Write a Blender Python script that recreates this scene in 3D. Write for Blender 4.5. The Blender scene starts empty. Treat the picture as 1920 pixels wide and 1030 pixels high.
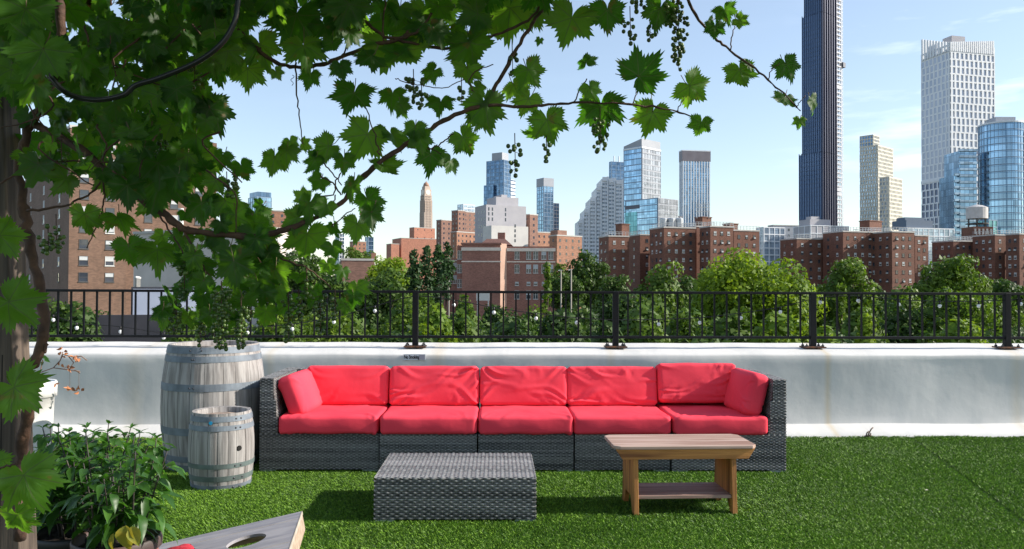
import bpy, bmesh, math, random
import numpy as np
from mathutils import Vector, Matrix
R = math.radians
random.seed(7)
rng = np.random.default_rng(7)
scene = bpy.context.scene
col = scene.collection

# ---------------------------------------------------------------- camera
FPX = 1500.0
CAM = Vector((0, 0, 1.3))
YAW, PITCH, ROLL = R(1.03), R(0.98), R(0.22)
cd = bpy.data.cameras.new('camera'); cam = bpy.data.objects.new('camera', cd); col.objects.link(cam)
cd.sensor_width = 36; cd.lens = FPX / 1920 * 36; cd.clip_start = 0.05; cd.clip_end = 20000
MROT = Matrix.Rotation(-YAW, 3, 'Z') @ Matrix.Rotation(R(90) + PITCH, 3, 'X') @ Matrix.Rotation(ROLL, 3, 'Z')
cam.matrix_world = Matrix.Translation(CAM) @ MROT.to_4x4()
scene.camera = cam

def P(px, py, Y):
    """world point on the sight line of photo pixel (px,py) at world depth Y"""
    d = MROT @ Vector((px - 960, 515 - py, -FPX))
    return CAM + d * (Y / d.y)
def XA(px, Y): return P(px, 540, Y).x
def ZA(px, py, Y): return P(px, py, Y).z

# ---------------------------------------------------------------- world and sun
SUN_EL, SUN_AZ = R(29), R(-2.2)           # azimuth measured from +X towards +Y
SUN_STRENGTH, SKY_STRENGTH, EXPOSURE = 5.0, 0.128, 0.60
w = bpy.data.worlds.new('World'); scene.world = w; w.use_nodes = True
nt = w.node_tree; nt.nodes.clear()
out = nt.nodes.new('ShaderNodeOutputWorld'); bg = nt.nodes.new('ShaderNodeBackground')
sky = nt.nodes.new('ShaderNodeTexSky'); sky.sky_type = 'NISHITA'; sky.sun_disc = False
sky.sun_elevation = SUN_EL; sky.sun_rotation = R(90) - SUN_AZ
sky.altitude = 0; sky.air_density = 1.0; sky.dust_density = 0.5; sky.ozone_density = 1.0
tc = nt.nodes.new('ShaderNodeTexCoord'); mp = nt.nodes.new('ShaderNodeMapping')
mp.inputs['Scale'].default_value = (1.6, 1.6, 9.0); mp.inputs['Location'].default_value = (0.35, 0, 0.2)
nz = nt.nodes.new('ShaderNodeTexNoise'); nz.inputs['Scale'].default_value = 2.6; nz.inputs['Detail'].default_value = 7; nz.inputs['Roughness'].default_value = .55
rp = nt.nodes.new('ShaderNodeValToRGB'); rp.color_ramp.elements[0].position = .56; rp.color_ramp.elements[1].position = .88
# clouds thin out away from the east
dp = nt.nodes.new('ShaderNodeVectorMath'); dp.operation = 'DOT_PRODUCT'; dp.inputs[1].default_value = (0.57, 0.80, 0.18)
mr = nt.nodes.new('ShaderNodeMapRange'); mr.inputs[1].default_value = .955; mr.inputs[2].default_value = 1.0; mr.inputs[3].default_value = .03; mr.inputs[4].default_value = 1.0
ml = nt.nodes.new('ShaderNodeMath'); ml.operation = 'MULTIPLY'
ml2 = nt.nodes.new('ShaderNodeMath'); ml2.operation = 'MULTIPLY_ADD'; ml2.inputs[1].default_value = 0.85; ml2.inputs[2].default_value = 0.09
mx = nt.nodes.new('ShaderNodeMixRGB'); mx.inputs[2].default_value = (9.5, 10.0, 10.8, 1)
L = nt.links.new
L(tc.outputs['Generated'], mp.inputs['Vector']); L(mp.outputs[0], nz.inputs['Vector']); L(nz.outputs[0], rp.inputs[0])
L(tc.outputs['Generated'], dp.inputs[0]); L(dp.outputs['Value'], mr.inputs[0])
L(rp.outputs[0], ml.inputs[0]); L(mr.outputs[0], ml.inputs[1]); L(ml.outputs[0], ml2.inputs[0]); L(ml2.outputs[0], mx.inputs[0])
L(sky.outputs[0], mx.inputs[1]); L(mx.outputs[0], bg.inputs['Color']); bg.inputs['Strength'].default_value = SKY_STRENGTH
L(bg.outputs[0], out.inputs[0])
sl = bpy.data.lights.new('sun', 'SUN'); sl.energy = SUN_STRENGTH; sl.angle = R(.5); sl.color = (1, .93, .82)
so = bpy.data.objects.new('sun', sl); col.objects.link(so)
sd = Vector((math.cos(SUN_EL) * math.cos(SUN_AZ), math.cos(SUN_EL) * math.sin(SUN_AZ), math.sin(SUN_EL)))
so.rotation_euler = sd.to_track_quat('Z', 'Y').to_euler()
scene.view_settings.view_transform = 'Standard'; scene.view_settings.look = 'None'
scene.view_settings.exposure = EXPOSURE; scene.view_settings.gamma = 1; scene.view_settings.use_curve_mapping = False
scene.render.engine = 'CYCLES'; scene.cycles.max_bounces = 8; scene.cycles.use_denoising = True

# ---------------------------------------------------------------- materials
MATS = {}
def mat(name, c1, c2=None, scale=5, rough=.7, bump=0, bscale=None, metal=0, stretch=(1, 1, 1), attr=None, trans=None, spec=.5, detail=5, lo=.35, hi=.65, rr=None, bdist=.01):
    if name in MATS: return MATS[name]
    m = bpy.data.materials.new(name); m.use_nodes = True; t = m.node_tree; b = t.nodes['Principled BSDF']
    b.inputs['Roughness'].default_value = rough; b.inputs['Metallic'].default_value = metal
    b.inputs['Specular IOR Level'].default_value = spec
    c1 = tuple(c1) + (1,); c2 = tuple(c2 or c1)[:3] + (1,)
    tcn = t.nodes.new('ShaderNodeTexCoord'); mpn = t.nodes.new('ShaderNodeMapping'); mpn.inputs['Scale'].default_value = stretch
    t.links.new(tcn.outputs['Object'], mpn.inputs[0])
    n = t.nodes.new('ShaderNodeTexNoise'); n.inputs['Scale'].default_value = scale; n.inputs['Detail'].default_value = detail
    t.links.new(mpn.outputs[0], n.inputs['Vector'])
    mixn = t.nodes.new('ShaderNodeMixRGB'); mixn.inputs[1].default_value = c1; mixn.inputs[2].default_value = c2
    if attr:
        a = t.nodes.new('ShaderNodeAttribute'); a.attribute_name = attr
        t.links.new(a.outputs['Fac'], mixn.inputs[0])
    else:
        r_ = t.nodes.new('ShaderNodeMapRange'); r_.inputs[1].default_value = lo; r_.inputs[2].default_value = hi
        t.links.new(n.outputs[0], r_.inputs[0]); t.links.new(r_.outputs[0], mixn.inputs[0])
    t.links.new(mixn.outputs[0], b.inputs['Base Color'])
    if bump:
        bn = t.nodes.new('ShaderNodeBump'); bn.inputs['Strength'].default_value = bump; bn.inputs['Distance'].default_value = bdist
        n2 = t.nodes.new('ShaderNodeTexNoise'); n2.inputs['Scale'].default_value = bscale or scale * 4; n2.inputs['Detail'].default_value = 6
        t.links.new(mpn.outputs[0], n2.inputs['Vector']); t.links.new(n2.outputs[0], bn.inputs['Height']); t.links.new(bn.outputs[0], b.inputs['Normal'])
    if trans:
        o = t.nodes['Material Output']; tr = t.nodes.new('ShaderNodeBsdfTranslucent'); ms = t.nodes.new('ShaderNodeMixShader')
        ms.inputs[0].default_value = trans[3]
        mm = t.nodes.new('ShaderNodeMixRGB'); mm.inputs[1].default_value = tuple(trans[:3]) + (1,)
        mm.inputs[2].default_value = tuple(min(1, x * 1.6) for x in trans[:3]) + (1,)
        t.links.new(mixn.inputs[0].links[0].from_socket, mm.inputs[0])
        t.links.new(mm.outputs[0], tr.inputs[0])
        t.links.new(b.outputs[0], ms.inputs[1]); t.links.new(tr.outputs[0], ms.inputs[2]); t.links.new(ms.outputs[0], o.inputs[0])
    MATS[name] = m
    return m
def node(m, kind, **kw):
    n = m.node_tree.nodes.new(kind)
    for k, v in kw.items(): setattr(n, k, v)
    return n

def brick_mat(name, c1, c2, mortar, sx=1.0, base=None, dims=None, lohi=None):
    m = base or mat(name, c1, c2, scale=.25, rough=.85)
    t = m.node_tree; b = t.nodes['Principled BSDF']
    br = t.nodes.new('ShaderNodeTexBrick'); br.inputs['Scale'].default_value = 1.0
    br.inputs['Brick Width'].default_value = .42 * sx; br.inputs['Row Height'].default_value = .16 * sx; br.inputs['Mortar Size'].default_value = .012
    br.inputs['Color1'].default_value = (.75, .75, .75, 1); br.inputs['Color2'].default_value = (1.15, 1.1, 1.1, 1)
    br.inputs['Mortar'].default_value = tuple(mortar) + (1,); br.inputs['Bias'].default_value = 0
    if dims: br.inputs['Brick Width'].default_value, br.inputs['Row Height'].default_value, br.inputs['Mortar Size'].default_value = dims; br.offset = 0.0
    if lohi: br.inputs['Color1'].default_value = (lohi[0],) * 3 + (1,); br.inputs['Color2'].default_value = (lohi[1],) * 3 + (1,)
    tcn = t.nodes.new('ShaderNodeTexCoord')
    sep = t.nodes.new('ShaderNodeSeparateXYZ'); ad = t.nodes.new('ShaderNodeMath'); cb = t.nodes.new('ShaderNodeCombineXYZ')
    t.links.new(tcn.outputs['Object'], sep.inputs[0]); t.links.new(sep.outputs[0], ad.inputs[0]); t.links.new(sep.outputs[1], ad.inputs[1])
    t.links.new(ad.outputs[0], cb.inputs[0]); t.links.new(sep.outputs[2], cb.inputs[1]); t.links.new(cb.outputs[0], br.inputs['Vector'])
    mu = t.nodes.new('ShaderNodeMixRGB'); mu.blend_type = 'MULTIPLY'; mu.inputs[0].default_value = 1
    src = b.inputs['Base Color'].links[0].from_socket
    t.links.new(src, mu.inputs[1]); t.links.new(br.outputs[0], mu.inputs[2]); t.links.new(mu.outputs[0], b.inputs['Base Color'])
    return m

# ---------------------------------------------------------------- mesh helpers
class MB:
    def __init__(s): s.v = []; s.f = []; s.mi = []; s.sh = []
    def add(s, vs, fs, mi=0, shade=None):
        o = len(s.v); s.v.extend([tuple(p) for p in vs])
        s.f.extend([tuple(i + o for i in f) for f in fs]); s.mi.extend([mi] * len(fs))
        s.sh.extend([random.random() if shade is None else shade] * len(vs)); return s
    def box(s, a, b, mi=0, M=None):
        x0, y0, z0 = a; x1, y1, z1 = b
        vs = [Vector(p) for p in ((x0,y0,z0),(x1,y0,z0),(x1,y1,z0),(x0,y1,z0),(x0,y0,z1),(x1,y0,z1),(x1,y1,z1),(x0,y1,z1))]
        if M is not None: vs = [M @ p for p in vs]
        return s.add(vs, [(0,3,2,1),(4,5,6,7),(0,1,5,4),(1,2,6,5),(2,3,7,6),(3,0,4,7)], mi)
    def prism(s, poly, z0, z1, mi=0, M=None):
        n = len(poly); vs = [Vector((x, y, z0)) for x, y in poly] + [Vector((x, y, z1)) for x, y in poly]
        if M is not None: vs = [M @ p for p in vs]
        return s.add(vs, [tuple(reversed(range(n))), tuple(range(n, 2 * n))] + [(i, (i + 1) % n, n + (i + 1) % n, n + i) for i in range(n)], mi)
    def lathe(s, prof, n=32, c=(0, 0, 0), mi=0, caps=True):
        vs = []; fs = []
        for r, z in prof:
            for k in range(n):
                a = 2 * math.pi * k / n; vs.append((c[0] + r * math.cos(a), c[1] + r * math.sin(a), c[2] + z))
        m = len(prof)
        for j in range(m - 1):
            for k in range(n): fs.append((j*n+k, j*n+(k+1)%n, (j+1)*n+(k+1)%n, (j+1)*n+k))
        if caps: fs += [tuple(reversed(range(n))), tuple(range((m-1)*n, m*n))]
        return s.add(vs, fs, mi)
    def tube(s, pts, rad, n=8, mi=0, caps=True):
        pts = [Vector(p) for p in pts]; m = len(pts)
        rad = [rad] * m if not hasattr(rad, '__len__') else rad
        vs = []; fs = []; up = Vector((0.13, .2, 1)).normalized(); prev = None
        for i, p in enumerate(pts):
            t = (pts[min(i+1, m-1)] - pts[max(i-1, 0)]).normalized()
            if prev is None:
                a = t.cross(up)
                if a.length < .05: a = t.cross(Vector((1, 0, 0)))
            else: a = prev - t * prev.dot(t)
            a.normalize(); prev = a; b = t.cross(a)
            for k in range(n):
                an = 2 * math.pi * k / n; vs.append(p + (a * math.cos(an) + b * math.sin(an)) * rad[i])
        for j in range(m - 1):
            for k in range(n): fs.append((j*n+k, (j+1)*n+k, (j+1)*n+(k+1)%n, j*n+(k+1)%n))
        if caps: fs += [tuple(range(n)), tuple(reversed(range((m-1)*n, m*n)))]
        return s.add(vs, fs, mi)
    def build(s, name, mats, parent=None, smooth=False, bevel=0, loc=None):
        me = bpy.data.meshes.new(name)
        vs = s.v
        if loc is not None: vs = [(x - loc[0], y - loc[1], z - loc[2]) for x, y, z in vs]
        me.from_pydata(vs, [], s.f); me.update()
        mats = mats if isinstance(mats, (list, tuple)) else [mats]
        for m in mats: me.materials.append(m)
        if len(mats) > 1: me.polygons.foreach_set('material_index', s.mi)
        at = me.attributes.new('shade', 'FLOAT', 'POINT'); at.data.foreach_set('value', s.sh)
        if smooth: me.polygons.foreach_set('use_smooth', [True] * len(me.polygons))
        o = bpy.data.objects.new(name, me); col.objects.link(o)
        if loc is not None: o.location = loc
        if parent is not None: o.parent = parent
        if bevel:
            md = o.modifiers.new('bevel', 'BEVEL'); md.width = bevel; md.segments = 2; md.limit_method = 'ANGLE'
        return o

def npmesh(name, V, F, m, parent=None, shade=None, smooth=False, uv=None):
    """V (n,3); F (m,k) same-size faces"""
    me = bpy.data.meshes.new(name); n, k = len(V), F.shape[1]
    me.vertices.add(n); me.vertices.foreach_set('co', np.asarray(V, np.float32).ravel())
    me.loops.add(F.size); me.loops.foreach_set('vertex_index', F.astype(np.int32).ravel())
    me.polygons.add(len(F)); me.polygons.foreach_set('loop_start', np.arange(0, F.size, k, dtype=np.int32))
    me.update(calc_edges=True)
    if smooth: me.polygons.foreach_set('use_smooth', np.ones(len(F), bool))
    if shade is not None:
        at = me.attributes.new('shade', 'FLOAT', 'POINT'); at.data.foreach_set('value', np.asarray(shade, np.float32))
    if uv is not None:
        u = me.uv_layers.new(name='uv'); u.data.foreach_set('uv', np.asarray(uv, np.float32)[F.ravel()].ravel())
    for mm in (m if isinstance(m, (list, tuple)) else [m]): me.materials.append(mm)
    o = bpy.data.objects.new(name, me); col.objects.link(o)
    if parent is not None: o.parent = parent
    return o

def tag(o, label=None, cat=None, group=None, kind=None):
    if label: o['label'] = label
    if cat: o['category'] = cat
    if group: o['group'] = group
    if kind: o['kind'] = kind
    return o
def empty(name, loc=(0, 0, 0), rz=0):
    o = bpy.data.objects.new(name, None); col.objects.link(o); o.location = loc; o.rotation_euler = (0, 0, rz); o.empty_display_size = .1
    return o
def thing(name, label, cat, loc=(0, 0, 0), rz=0, group=None): return tag(empty(name, loc, rz), label, cat, group)
def copy_tree(o, parent=None):
    c = o.copy(); col.objects.link(c); c.parent = parent
    for ch in o.children: copy_tree(ch, c)
    return c
def smooth_path(pts, k=4):
    pts = [Vector(p) for p in pts]; out_ = []
    for i in range(len(pts) - 1):
        p0 = pts[max(i-1, 0)]; p1 = pts[i]; p2 = pts[i+1]; p3 = pts[min(i+2, len(pts)-1)]
        for j in range(k):
            t = j / k
            out_.append(.5 * ((2*p1) + (p2-p0)*t + (2*p0-5*p1+4*p2-p3)*t*t + (3*p1-p0-3*p2+p3)*t**3))
    out_.append(pts[-1]); return out_
# ================================================================= SETTING
M_grassbase = mat('turf_backing', (.018, .04, .01), (.03, .06, .015), scale=30, rough=.9)
M_blade = mat('turf_blades', (.016, .066, .004), (.20, .37, .032), attr='shade', rough=.55, trans=(.07, .16, .015, .25), spec=.3)
M_membrane = mat('white_membrane', (.72, .70, .675), (.60, .59, .57), scale=1.3, rough=.85, spec=.2, bump=.35, bscale=3, bdist=.02, detail=8, lo=.3, hi=.75)
M_ground = mat('street_ground', (.06, .065, .05), (.045, .07, .03), scale=.03, rough=.95)
M_asphalt = mat('asphalt', (.055, .055, .058), (.045, .045, .05), scale=.4, rough=.9)
M_roofside = brick_mat('roof_building_brick', (.25, .1, .07), (.2, .08, .06), (.5, .45, .4))

m = MB(); S = 9000
m.add([(-S, -300, -10), (S, -300, -10), (S, S, -10), (-S, S, -10)], [(0, 1, 2, 3)])
tag(m.build('ground', M_ground), kind='structure')
m = MB(); m.add([(-60, 168, -9.99), (260, 168, -9.99), (260, 181, -9.99), (-60, 181, -9.99)], [(0, 1, 2, 3)])
tag(m.build('road', M_asphalt), kind='structure')
m = MB(); m.box((-9, -4, -9.99), (9.5, 7.6, -.012)); tag(m.build('roof_deck', M_roofside), kind='structure')
m = MB(); m.add([(-8.9, -3.8, 0), (9.4, -3.8, 0), (9.4, 7.02, 0), (-8.9, 7.02, 0)], [(0, 1, 2, 3)])
tag(m.build('turf', M_grassbase), kind='structure')

# artificial grass blades, denser towards the camera
def grass():
    n = 880000
    Y = 3.75 + (rng.random(n) ** 1.15) * 3.25
    hw = Y * .70 + 1.5
    X = .12 + (rng.random(n) * 2 - 1) * hw
    # patchy lean and lay of the pile
    ph = np.sin(X * 2.1 + 1.3 * np.sin(Y * 1.7)) + np.sin(Y * 3.3 + X * .7) + .6 * np.sin(X * 7.3 + Y * 5.1)
    hgt = (.012 + rng.random(n) * .011) * (1 + .06 * ph)
    edge = 7.0 - .02 * np.sin(X * 9) - .02 * np.sin(X * 3.1)
    hgt = np.where(Y > edge, hgt * .3, hgt)
    sx0, sy0, sx1, sy1 = XA(1745, 6.3), 6.3, XA(1925, 4.35), 4.35; dd = np.abs((X - sx0) * (sy1 - sy0) - (Y - sy0) * (sx1 - sx0)) / math.hypot(sx1 - sx0, sy1 - sy0)
    hgt = np.where(dd < .022, hgt * .45, hgt); big = np.sin(X * 1.1 + 2 * np.sin(Y * .9)) * np.sin(Y * 1.6 + X * .4 + 1) + .5 * np.sin(X * 2.9 - Y * 2.2)
    worn = sum(np.exp(-(((X - a) / .28) ** 2 + ((Y - b) / .12) ** 2)) for a, b in ((XA(1770, 6.75), 6.72), (XA(1895, 6.75), 6.8), (XA(1080, 4.2), 4.25), (XA(640, 4.6), 4.2))); hgt = hgt * (1 - .35 * worn)
    a = rng.random(n) * 2 * np.pi; lean = .45 + rng.random(n) * .9
    lx = np.cos(a) * lean * hgt * .8 + .0018 * ph; ly = np.sin(a) * lean * hgt * .8 - .004
    b = rng.random(n) * np.pi; wv = .0013 + rng.random(n) * .0013
    V = np.zeros((n, 4, 3))
    V[:, 0] = np.stack([X - np.cos(b) * wv, Y - np.sin(b) * wv, 0 * X], 1)
    V[:, 1] = np.stack([X + np.cos(b) * wv, Y + np.sin(b) * wv, 0 * X], 1)
    V[:, 2] = np.stack([X + lx * .45 + np.cos(b) * wv * .8, Y + ly * .45 + np.sin(b) * wv * .8, hgt * .7], 1)
    V[:, 3] = np.stack([X + lx, Y + ly, hgt], 1)
    F = np.arange(n * 4).reshape(n, 4)
    sh = np.clip(rng.random(n) ** 1.3 * .95 + .05 * ph + .07 * big - .05 * (X - .5) - .15 * worn, 0, 1)
    sh = np.where(rng.random(n) < .07, 1.0, sh)
    o = npmesh('grass', V.reshape(-1, 3), F, M_blade, shade=np.repeat(sh, 4))
    tag(o, 'short dense green artificial grass covering the rooftop', 'grass', kind='stuff')
grass()

# parapet: membrane flashing, face and rounded coping, gently uneven
WB = .012     # the wall recedes slightly to the right
def parapet():
    prof = [(6.95, -.01), (6.955, .012), (7.03, .045), (7.11, .076), (7.160, .084), (7.1635, .0865), (7.1650, .092), (7.170, .17), (7.176, .25), (7.178, .35), (7.176, .45), (7.172, .55), (7.168, .62),
            (7.165, .66), (7.167, .695), (7.172, .706), (7.186, .715), (7.24, .728), (7.30, .738), (7.40, .745), (7.50, .752), (7.60, .765), (7.68, .778), (7.71, .77), (7.72, .70), (7.72, .2), (7.72, -9.9)]
    xs = np.arange(-8.8, 9.3, .06); V = []; n = len(prof)
    for x in xs:
        for j, (y, z) in enumerate(prof):
            k = .8 if 5 < j < 14 else .2
            dy = k * (.003 + .009 * min(1, max(0, z - .12) * 3)) * (math.sin(x * 1.3 + z * 3) * .6 + .4 * math.sin(x * 3.7 + 2 + z * 5) + .12 * math.sin(x * 11 + z * 3))
            dz = (.0022 * math.sin(x * 3.1) + .0014 * math.sin(x * 8.7 + 1)) if 12 < j < 24 else (.004 * math.sin(x * 4.1) if 1 < j < 6 else 0)
            V.append((x, y + dy + WB * x, z + dz))
    F = [(i*n+j, (i+1)*n+j, (i+1)*n+j+1, i*n+j+1) for i in range(len(xs)-1) for j in range(n-1)]
    m = M_membrane; t = m.node_tree; b = t.nodes['Principled BSDF']; src = b.inputs['Base Color'].links[0].from_socket
    tcn = node(m, 'ShaderNodeTexCoord'); sep = node(m, 'ShaderNodeSeparateXYZ'); t.links.new(tcn.outputs['Object'], sep.inputs[0])
    # vertical runs of dirt + rust stains under three post bases
    mpn = node(m, 'ShaderNodeMapping'); mpn.inputs['Scale'].default_value = (3.2, 1, .9); t.links.new(tcn.outputs['Object'], mpn.inputs[0])
    nn = node(m, 'ShaderNodeTexNoise'); nn.inputs['Scale'].default_value = 1.6; nn.inputs['Detail'].default_value = 7; nn.inputs['Roughness'].default_value = .65; t.links.new(mpn.outputs[0], nn.inputs['Vector'])
    r_ = node(m, 'ShaderNodeMapRange'); r_.inputs[1].default_value = .44; r_.inputs[2].default_value = .74; r_.inputs[4].default_value = .5; t.links.new(nn.outputs[0], r_.inputs[0])
    mx1 = node(m, 'ShaderNodeMixRGB'); mx1.inputs[2].default_value = (.42, .44, .45, 1); t.links.new(r_.outputs[0], mx1.inputs[0]); t.links.new(src, mx1.inputs[1])
    last = mx1.outputs[0]
    for xc, wd, am in ((XA(1552, 7.2), .045, .5), (XA(822, 7.2), .10, .38), (XA(1910, 7.2), .09, .28), (XA(1145, 7.2), .06, .25), (XA(510, 7.2), .06, .3), (XA(262, 7.2), .12, .2)):
        s1 = node(m, 'ShaderNodeMath', operation='SUBTRACT'); t.links.new(sep.outputs[0], s1.inputs[0]); s1.inputs[1].default_value = xc
        ab = node(m, 'ShaderNodeMath', operation='ABSOLUTE'); t.links.new(s1.outputs[0], ab.inputs[0])
        ng = node(m, 'ShaderNodeMath', operation='MULTIPLY_ADD'); t.links.new(nn.outputs[0], ng.inputs[0]); ng.inputs[1].default_value = wd * .8; t.links.new(ab.outputs[0], ng.inputs[2])
        q = node(m, 'ShaderNodeMapRange'); q.inputs[1].default_value = wd * 1.35; q.inputs[2].default_value = wd * .3; q.inputs[3].default_value = 0; q.inputs[4].default_value = am
        t.links.new(ng.outputs[0], q.inputs[0])
        mz = node(m, 'ShaderNodeMixRGB'); mz.inputs[2].default_value = (.55, .42, .22, 1); t.links.new(q.outputs[0], mz.inputs[0]); t.links.new(last, mz.inputs[1]); last = mz.outputs[0]
    t.links.new(last, b.inputs['Base Color'])
    o = npmesh('parapet_wall', np.array(V), np.array(F), M_membrane, smooth=True)
    tag(o, 'low parapet wall wrapped in white roofing membrane with rust stains', 'wall')
parapet()

# ---------------------------------------------------------------- railing
M_iron = mat('black_iron', (.006, .0065, .008), (.010, .010, .011), scale=20, rough=.6, spec=.25)
M_rust = mat('rusty_plate', (.16, .06, .02), (.03, .02, .02), scale=25, rough=.8)
M_boltm = mat('bolt_steel', (.03, .03, .035), rough=.5)
def rail():
    r = thing('metal_railing', 'black metal railing with square balusters bolted on top of the white parapet', 'railing', (0, 7.4, .745))
    L0 = Matrix.Translation((0, -7.4, -.745))
    ry = lambda x: 7.40 + WB * x
    def bar(name, x0, x1, z0, z1, th):
        m = MB(); m.add([L0 @ Vector(p) for p in ((x0, ry(x0)-th, z0), (x1, ry(x1)-th, z0), (x1, ry(x1)+th, z0), (x0, ry(x0)+th, z0), (x0, ry(x0)-th, z1), (x1, ry(x1)-th, z1), (x1, ry(x1)+th, z1), (x0, ry(x0)+th, z1))],
                       [(0,3,2,1),(4,5,6,7),(0,1,5,4),(1,2,6,5),(2,3,7,6),(3,0,4,7)]); return m.build(name, M_iron, r, bevel=.003)
    bar('top_rail', -8.7, 9.2, 1.252, 1.276, .024)
    bar('bottom_rail', -8.7, 9.2, .838, .862, .016)
    posts = [-.755 + 1.851 * k for k in range(-4, 6)]
    pm = MB(); pm.box((-.027, -.027, .006), (.027, .027, .516)); p0 = pm.build('post', M_iron, r, bevel=.003)
    bm_ = MB(); bm_.box((-.10, -.075, .0), (.10, .075, .012)); bp = bm_.build('base_plate', M_rust, p0, bevel=.002)
    bb = MB()
    for sx in (-.075, .075):
        for sy in (-.05, .05): bb.lathe([(.014, .012), (.014, .026), (.006, .027), (.006, .04)], 6, (sx, sy, 0))
    bb.build('bolt', M_boltm, p0)
    for i, x in enumerate(posts):
        c = p0 if i == 0 else copy_tree(p0, r)
        c.location = (x, ry(x) - 7.4, .752 - .745 + .004)
    bal = MB(); bal.box((-.0073, -.0073, .115), (.0073, .0073, .508)); b0 = bal.build('baluster', M_iron, r)
    k = 0
    for i in range(len(posts) - 1):
        for j in range(1, 16):
            x = posts[i] + (posts[i+1] - posts[i]) * j / 16
            if abs(x - .1) > 5.1: continue
            c = b0 if k == 0 else b0.copy()
            if k: col.objects.link(c); c.parent = r
            c.location = (x, ry(x) - 7.4, 0); k += 1
rail()

# string of globe lights slung along the railing
M_bulb = mat('frosted_bulb', (.85, .86, .86), rough=.15)
M_cable = mat('black_cable', (.01, .01, .011), rough=.5)
def lights():
    r = thing('string_light', 'string of small white globe bulbs on black cable draped along the railing', 'string lights', (0, 7.46, .9))
    bulbs = [(100, 600), (144, 615), (226, 622), (307, 633), (380, 628), (464, 624), (548, 617), (626, 604), (703, 583), (851, 572), (926, 586), (1005, 597), (1081, 605), (1157, 609), (1235, 608), (1312, 605), (1389, 596), (1463, 585), (1538, 567), (1609, 564), (1685, 571), (1762, 574), (1835, 574), (1914, 570)]
    pts = []
    for x, y in bulbs:
        Yd = 7.47; p = P(x, y, Yd); pts.append(p + Vector((0, 0, .045)))
    pts.insert(9, P(778, 556, 7.45)); O = Vector((0, 7.46, .9))
    m = MB(); m.tube([p - O for p in smooth_path(pts, 5)], .004, 6); m.build('cable', M_cable, r, smooth=True)
    b = MB(); b.lathe([(.002, -.019), (.010, -.016), (.016, -.007), (.017, 0), (.0145, .009), (.008, .016), (.005, .018)], 14)
    b0 = b.build('bulb', M_bulb, r, smooth=True)
    s = MB(); s.lathe([(.009, .016), (.009, .045), (.004, .048)], 10); s0 = s.build('socket', M_cable, b0, smooth=True)
    for i, (x, y) in enumerate(bulbs):
        c = b0 if i == 0 else copy_tree(b0, r)
        c.location = P(x, y, 7.47) - O
lights()

# small NO SMOKING plate on the wall
def sign():
    a = P(757, 664, 7.17); b = P(798, 675, 7.17); c = (a + b) / 2
    r = thing('no_smoking_sign', 'small grey no smoking plate on the white parapet above the sofa', 'sign', (c.x, 7.155, c.z))
    w_, h_ = (b.x - a.x) / 2, (a.z - b.z) / 2
    m = MB(); m.box((-w_, -.003, -h_), (w_, .003, h_)); m.build('plate', mat('sign_plate', (.66, .69, .73), rough=.5), r)
    m = MB(); m.box((w_ * .42, -.0045, -h_ * .85), (w_ * .96, -.002, h_ * .85)); m.build('symbol', mat('sign_symbol', (.36, .34, .40), rough=.5), r)
    ft = bpy.data.curves.new('lettering', 'FONT'); ft.body = 'No Smoking'; ft.size = .047; ft.extrude = .0006; ft.offset = .0013
    ft.align_x = 'CENTER'; ft.align_y = 'CENTER'; ft.space_character = .92
    o = bpy.data.objects.new('lettering', ft); col.objects.link(o); o.parent = r; o.rotation_euler = (R(90), 0, 0); o.location = (-w_ * .26, -.0045, 0)
    o.scale = (.62, .95, 1)
    ft.materials.append(mat('sign_ink', (.01, .01, .015), rough=.6))
    bpy.context.view_layer.update(); me = bpy.data.meshes.new_from_object(o.evaluated_get(bpy.context.evaluated_depsgraph_get())); q = bpy.data.objects.new('lettering', me); col.objects.link(q); q.parent = r; q.rotation_euler = o.rotation_euler; q.location = o.location; q.scale = o.scale; bpy.data.objects.remove(o); q.name = 'lettering'
sign()

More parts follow.
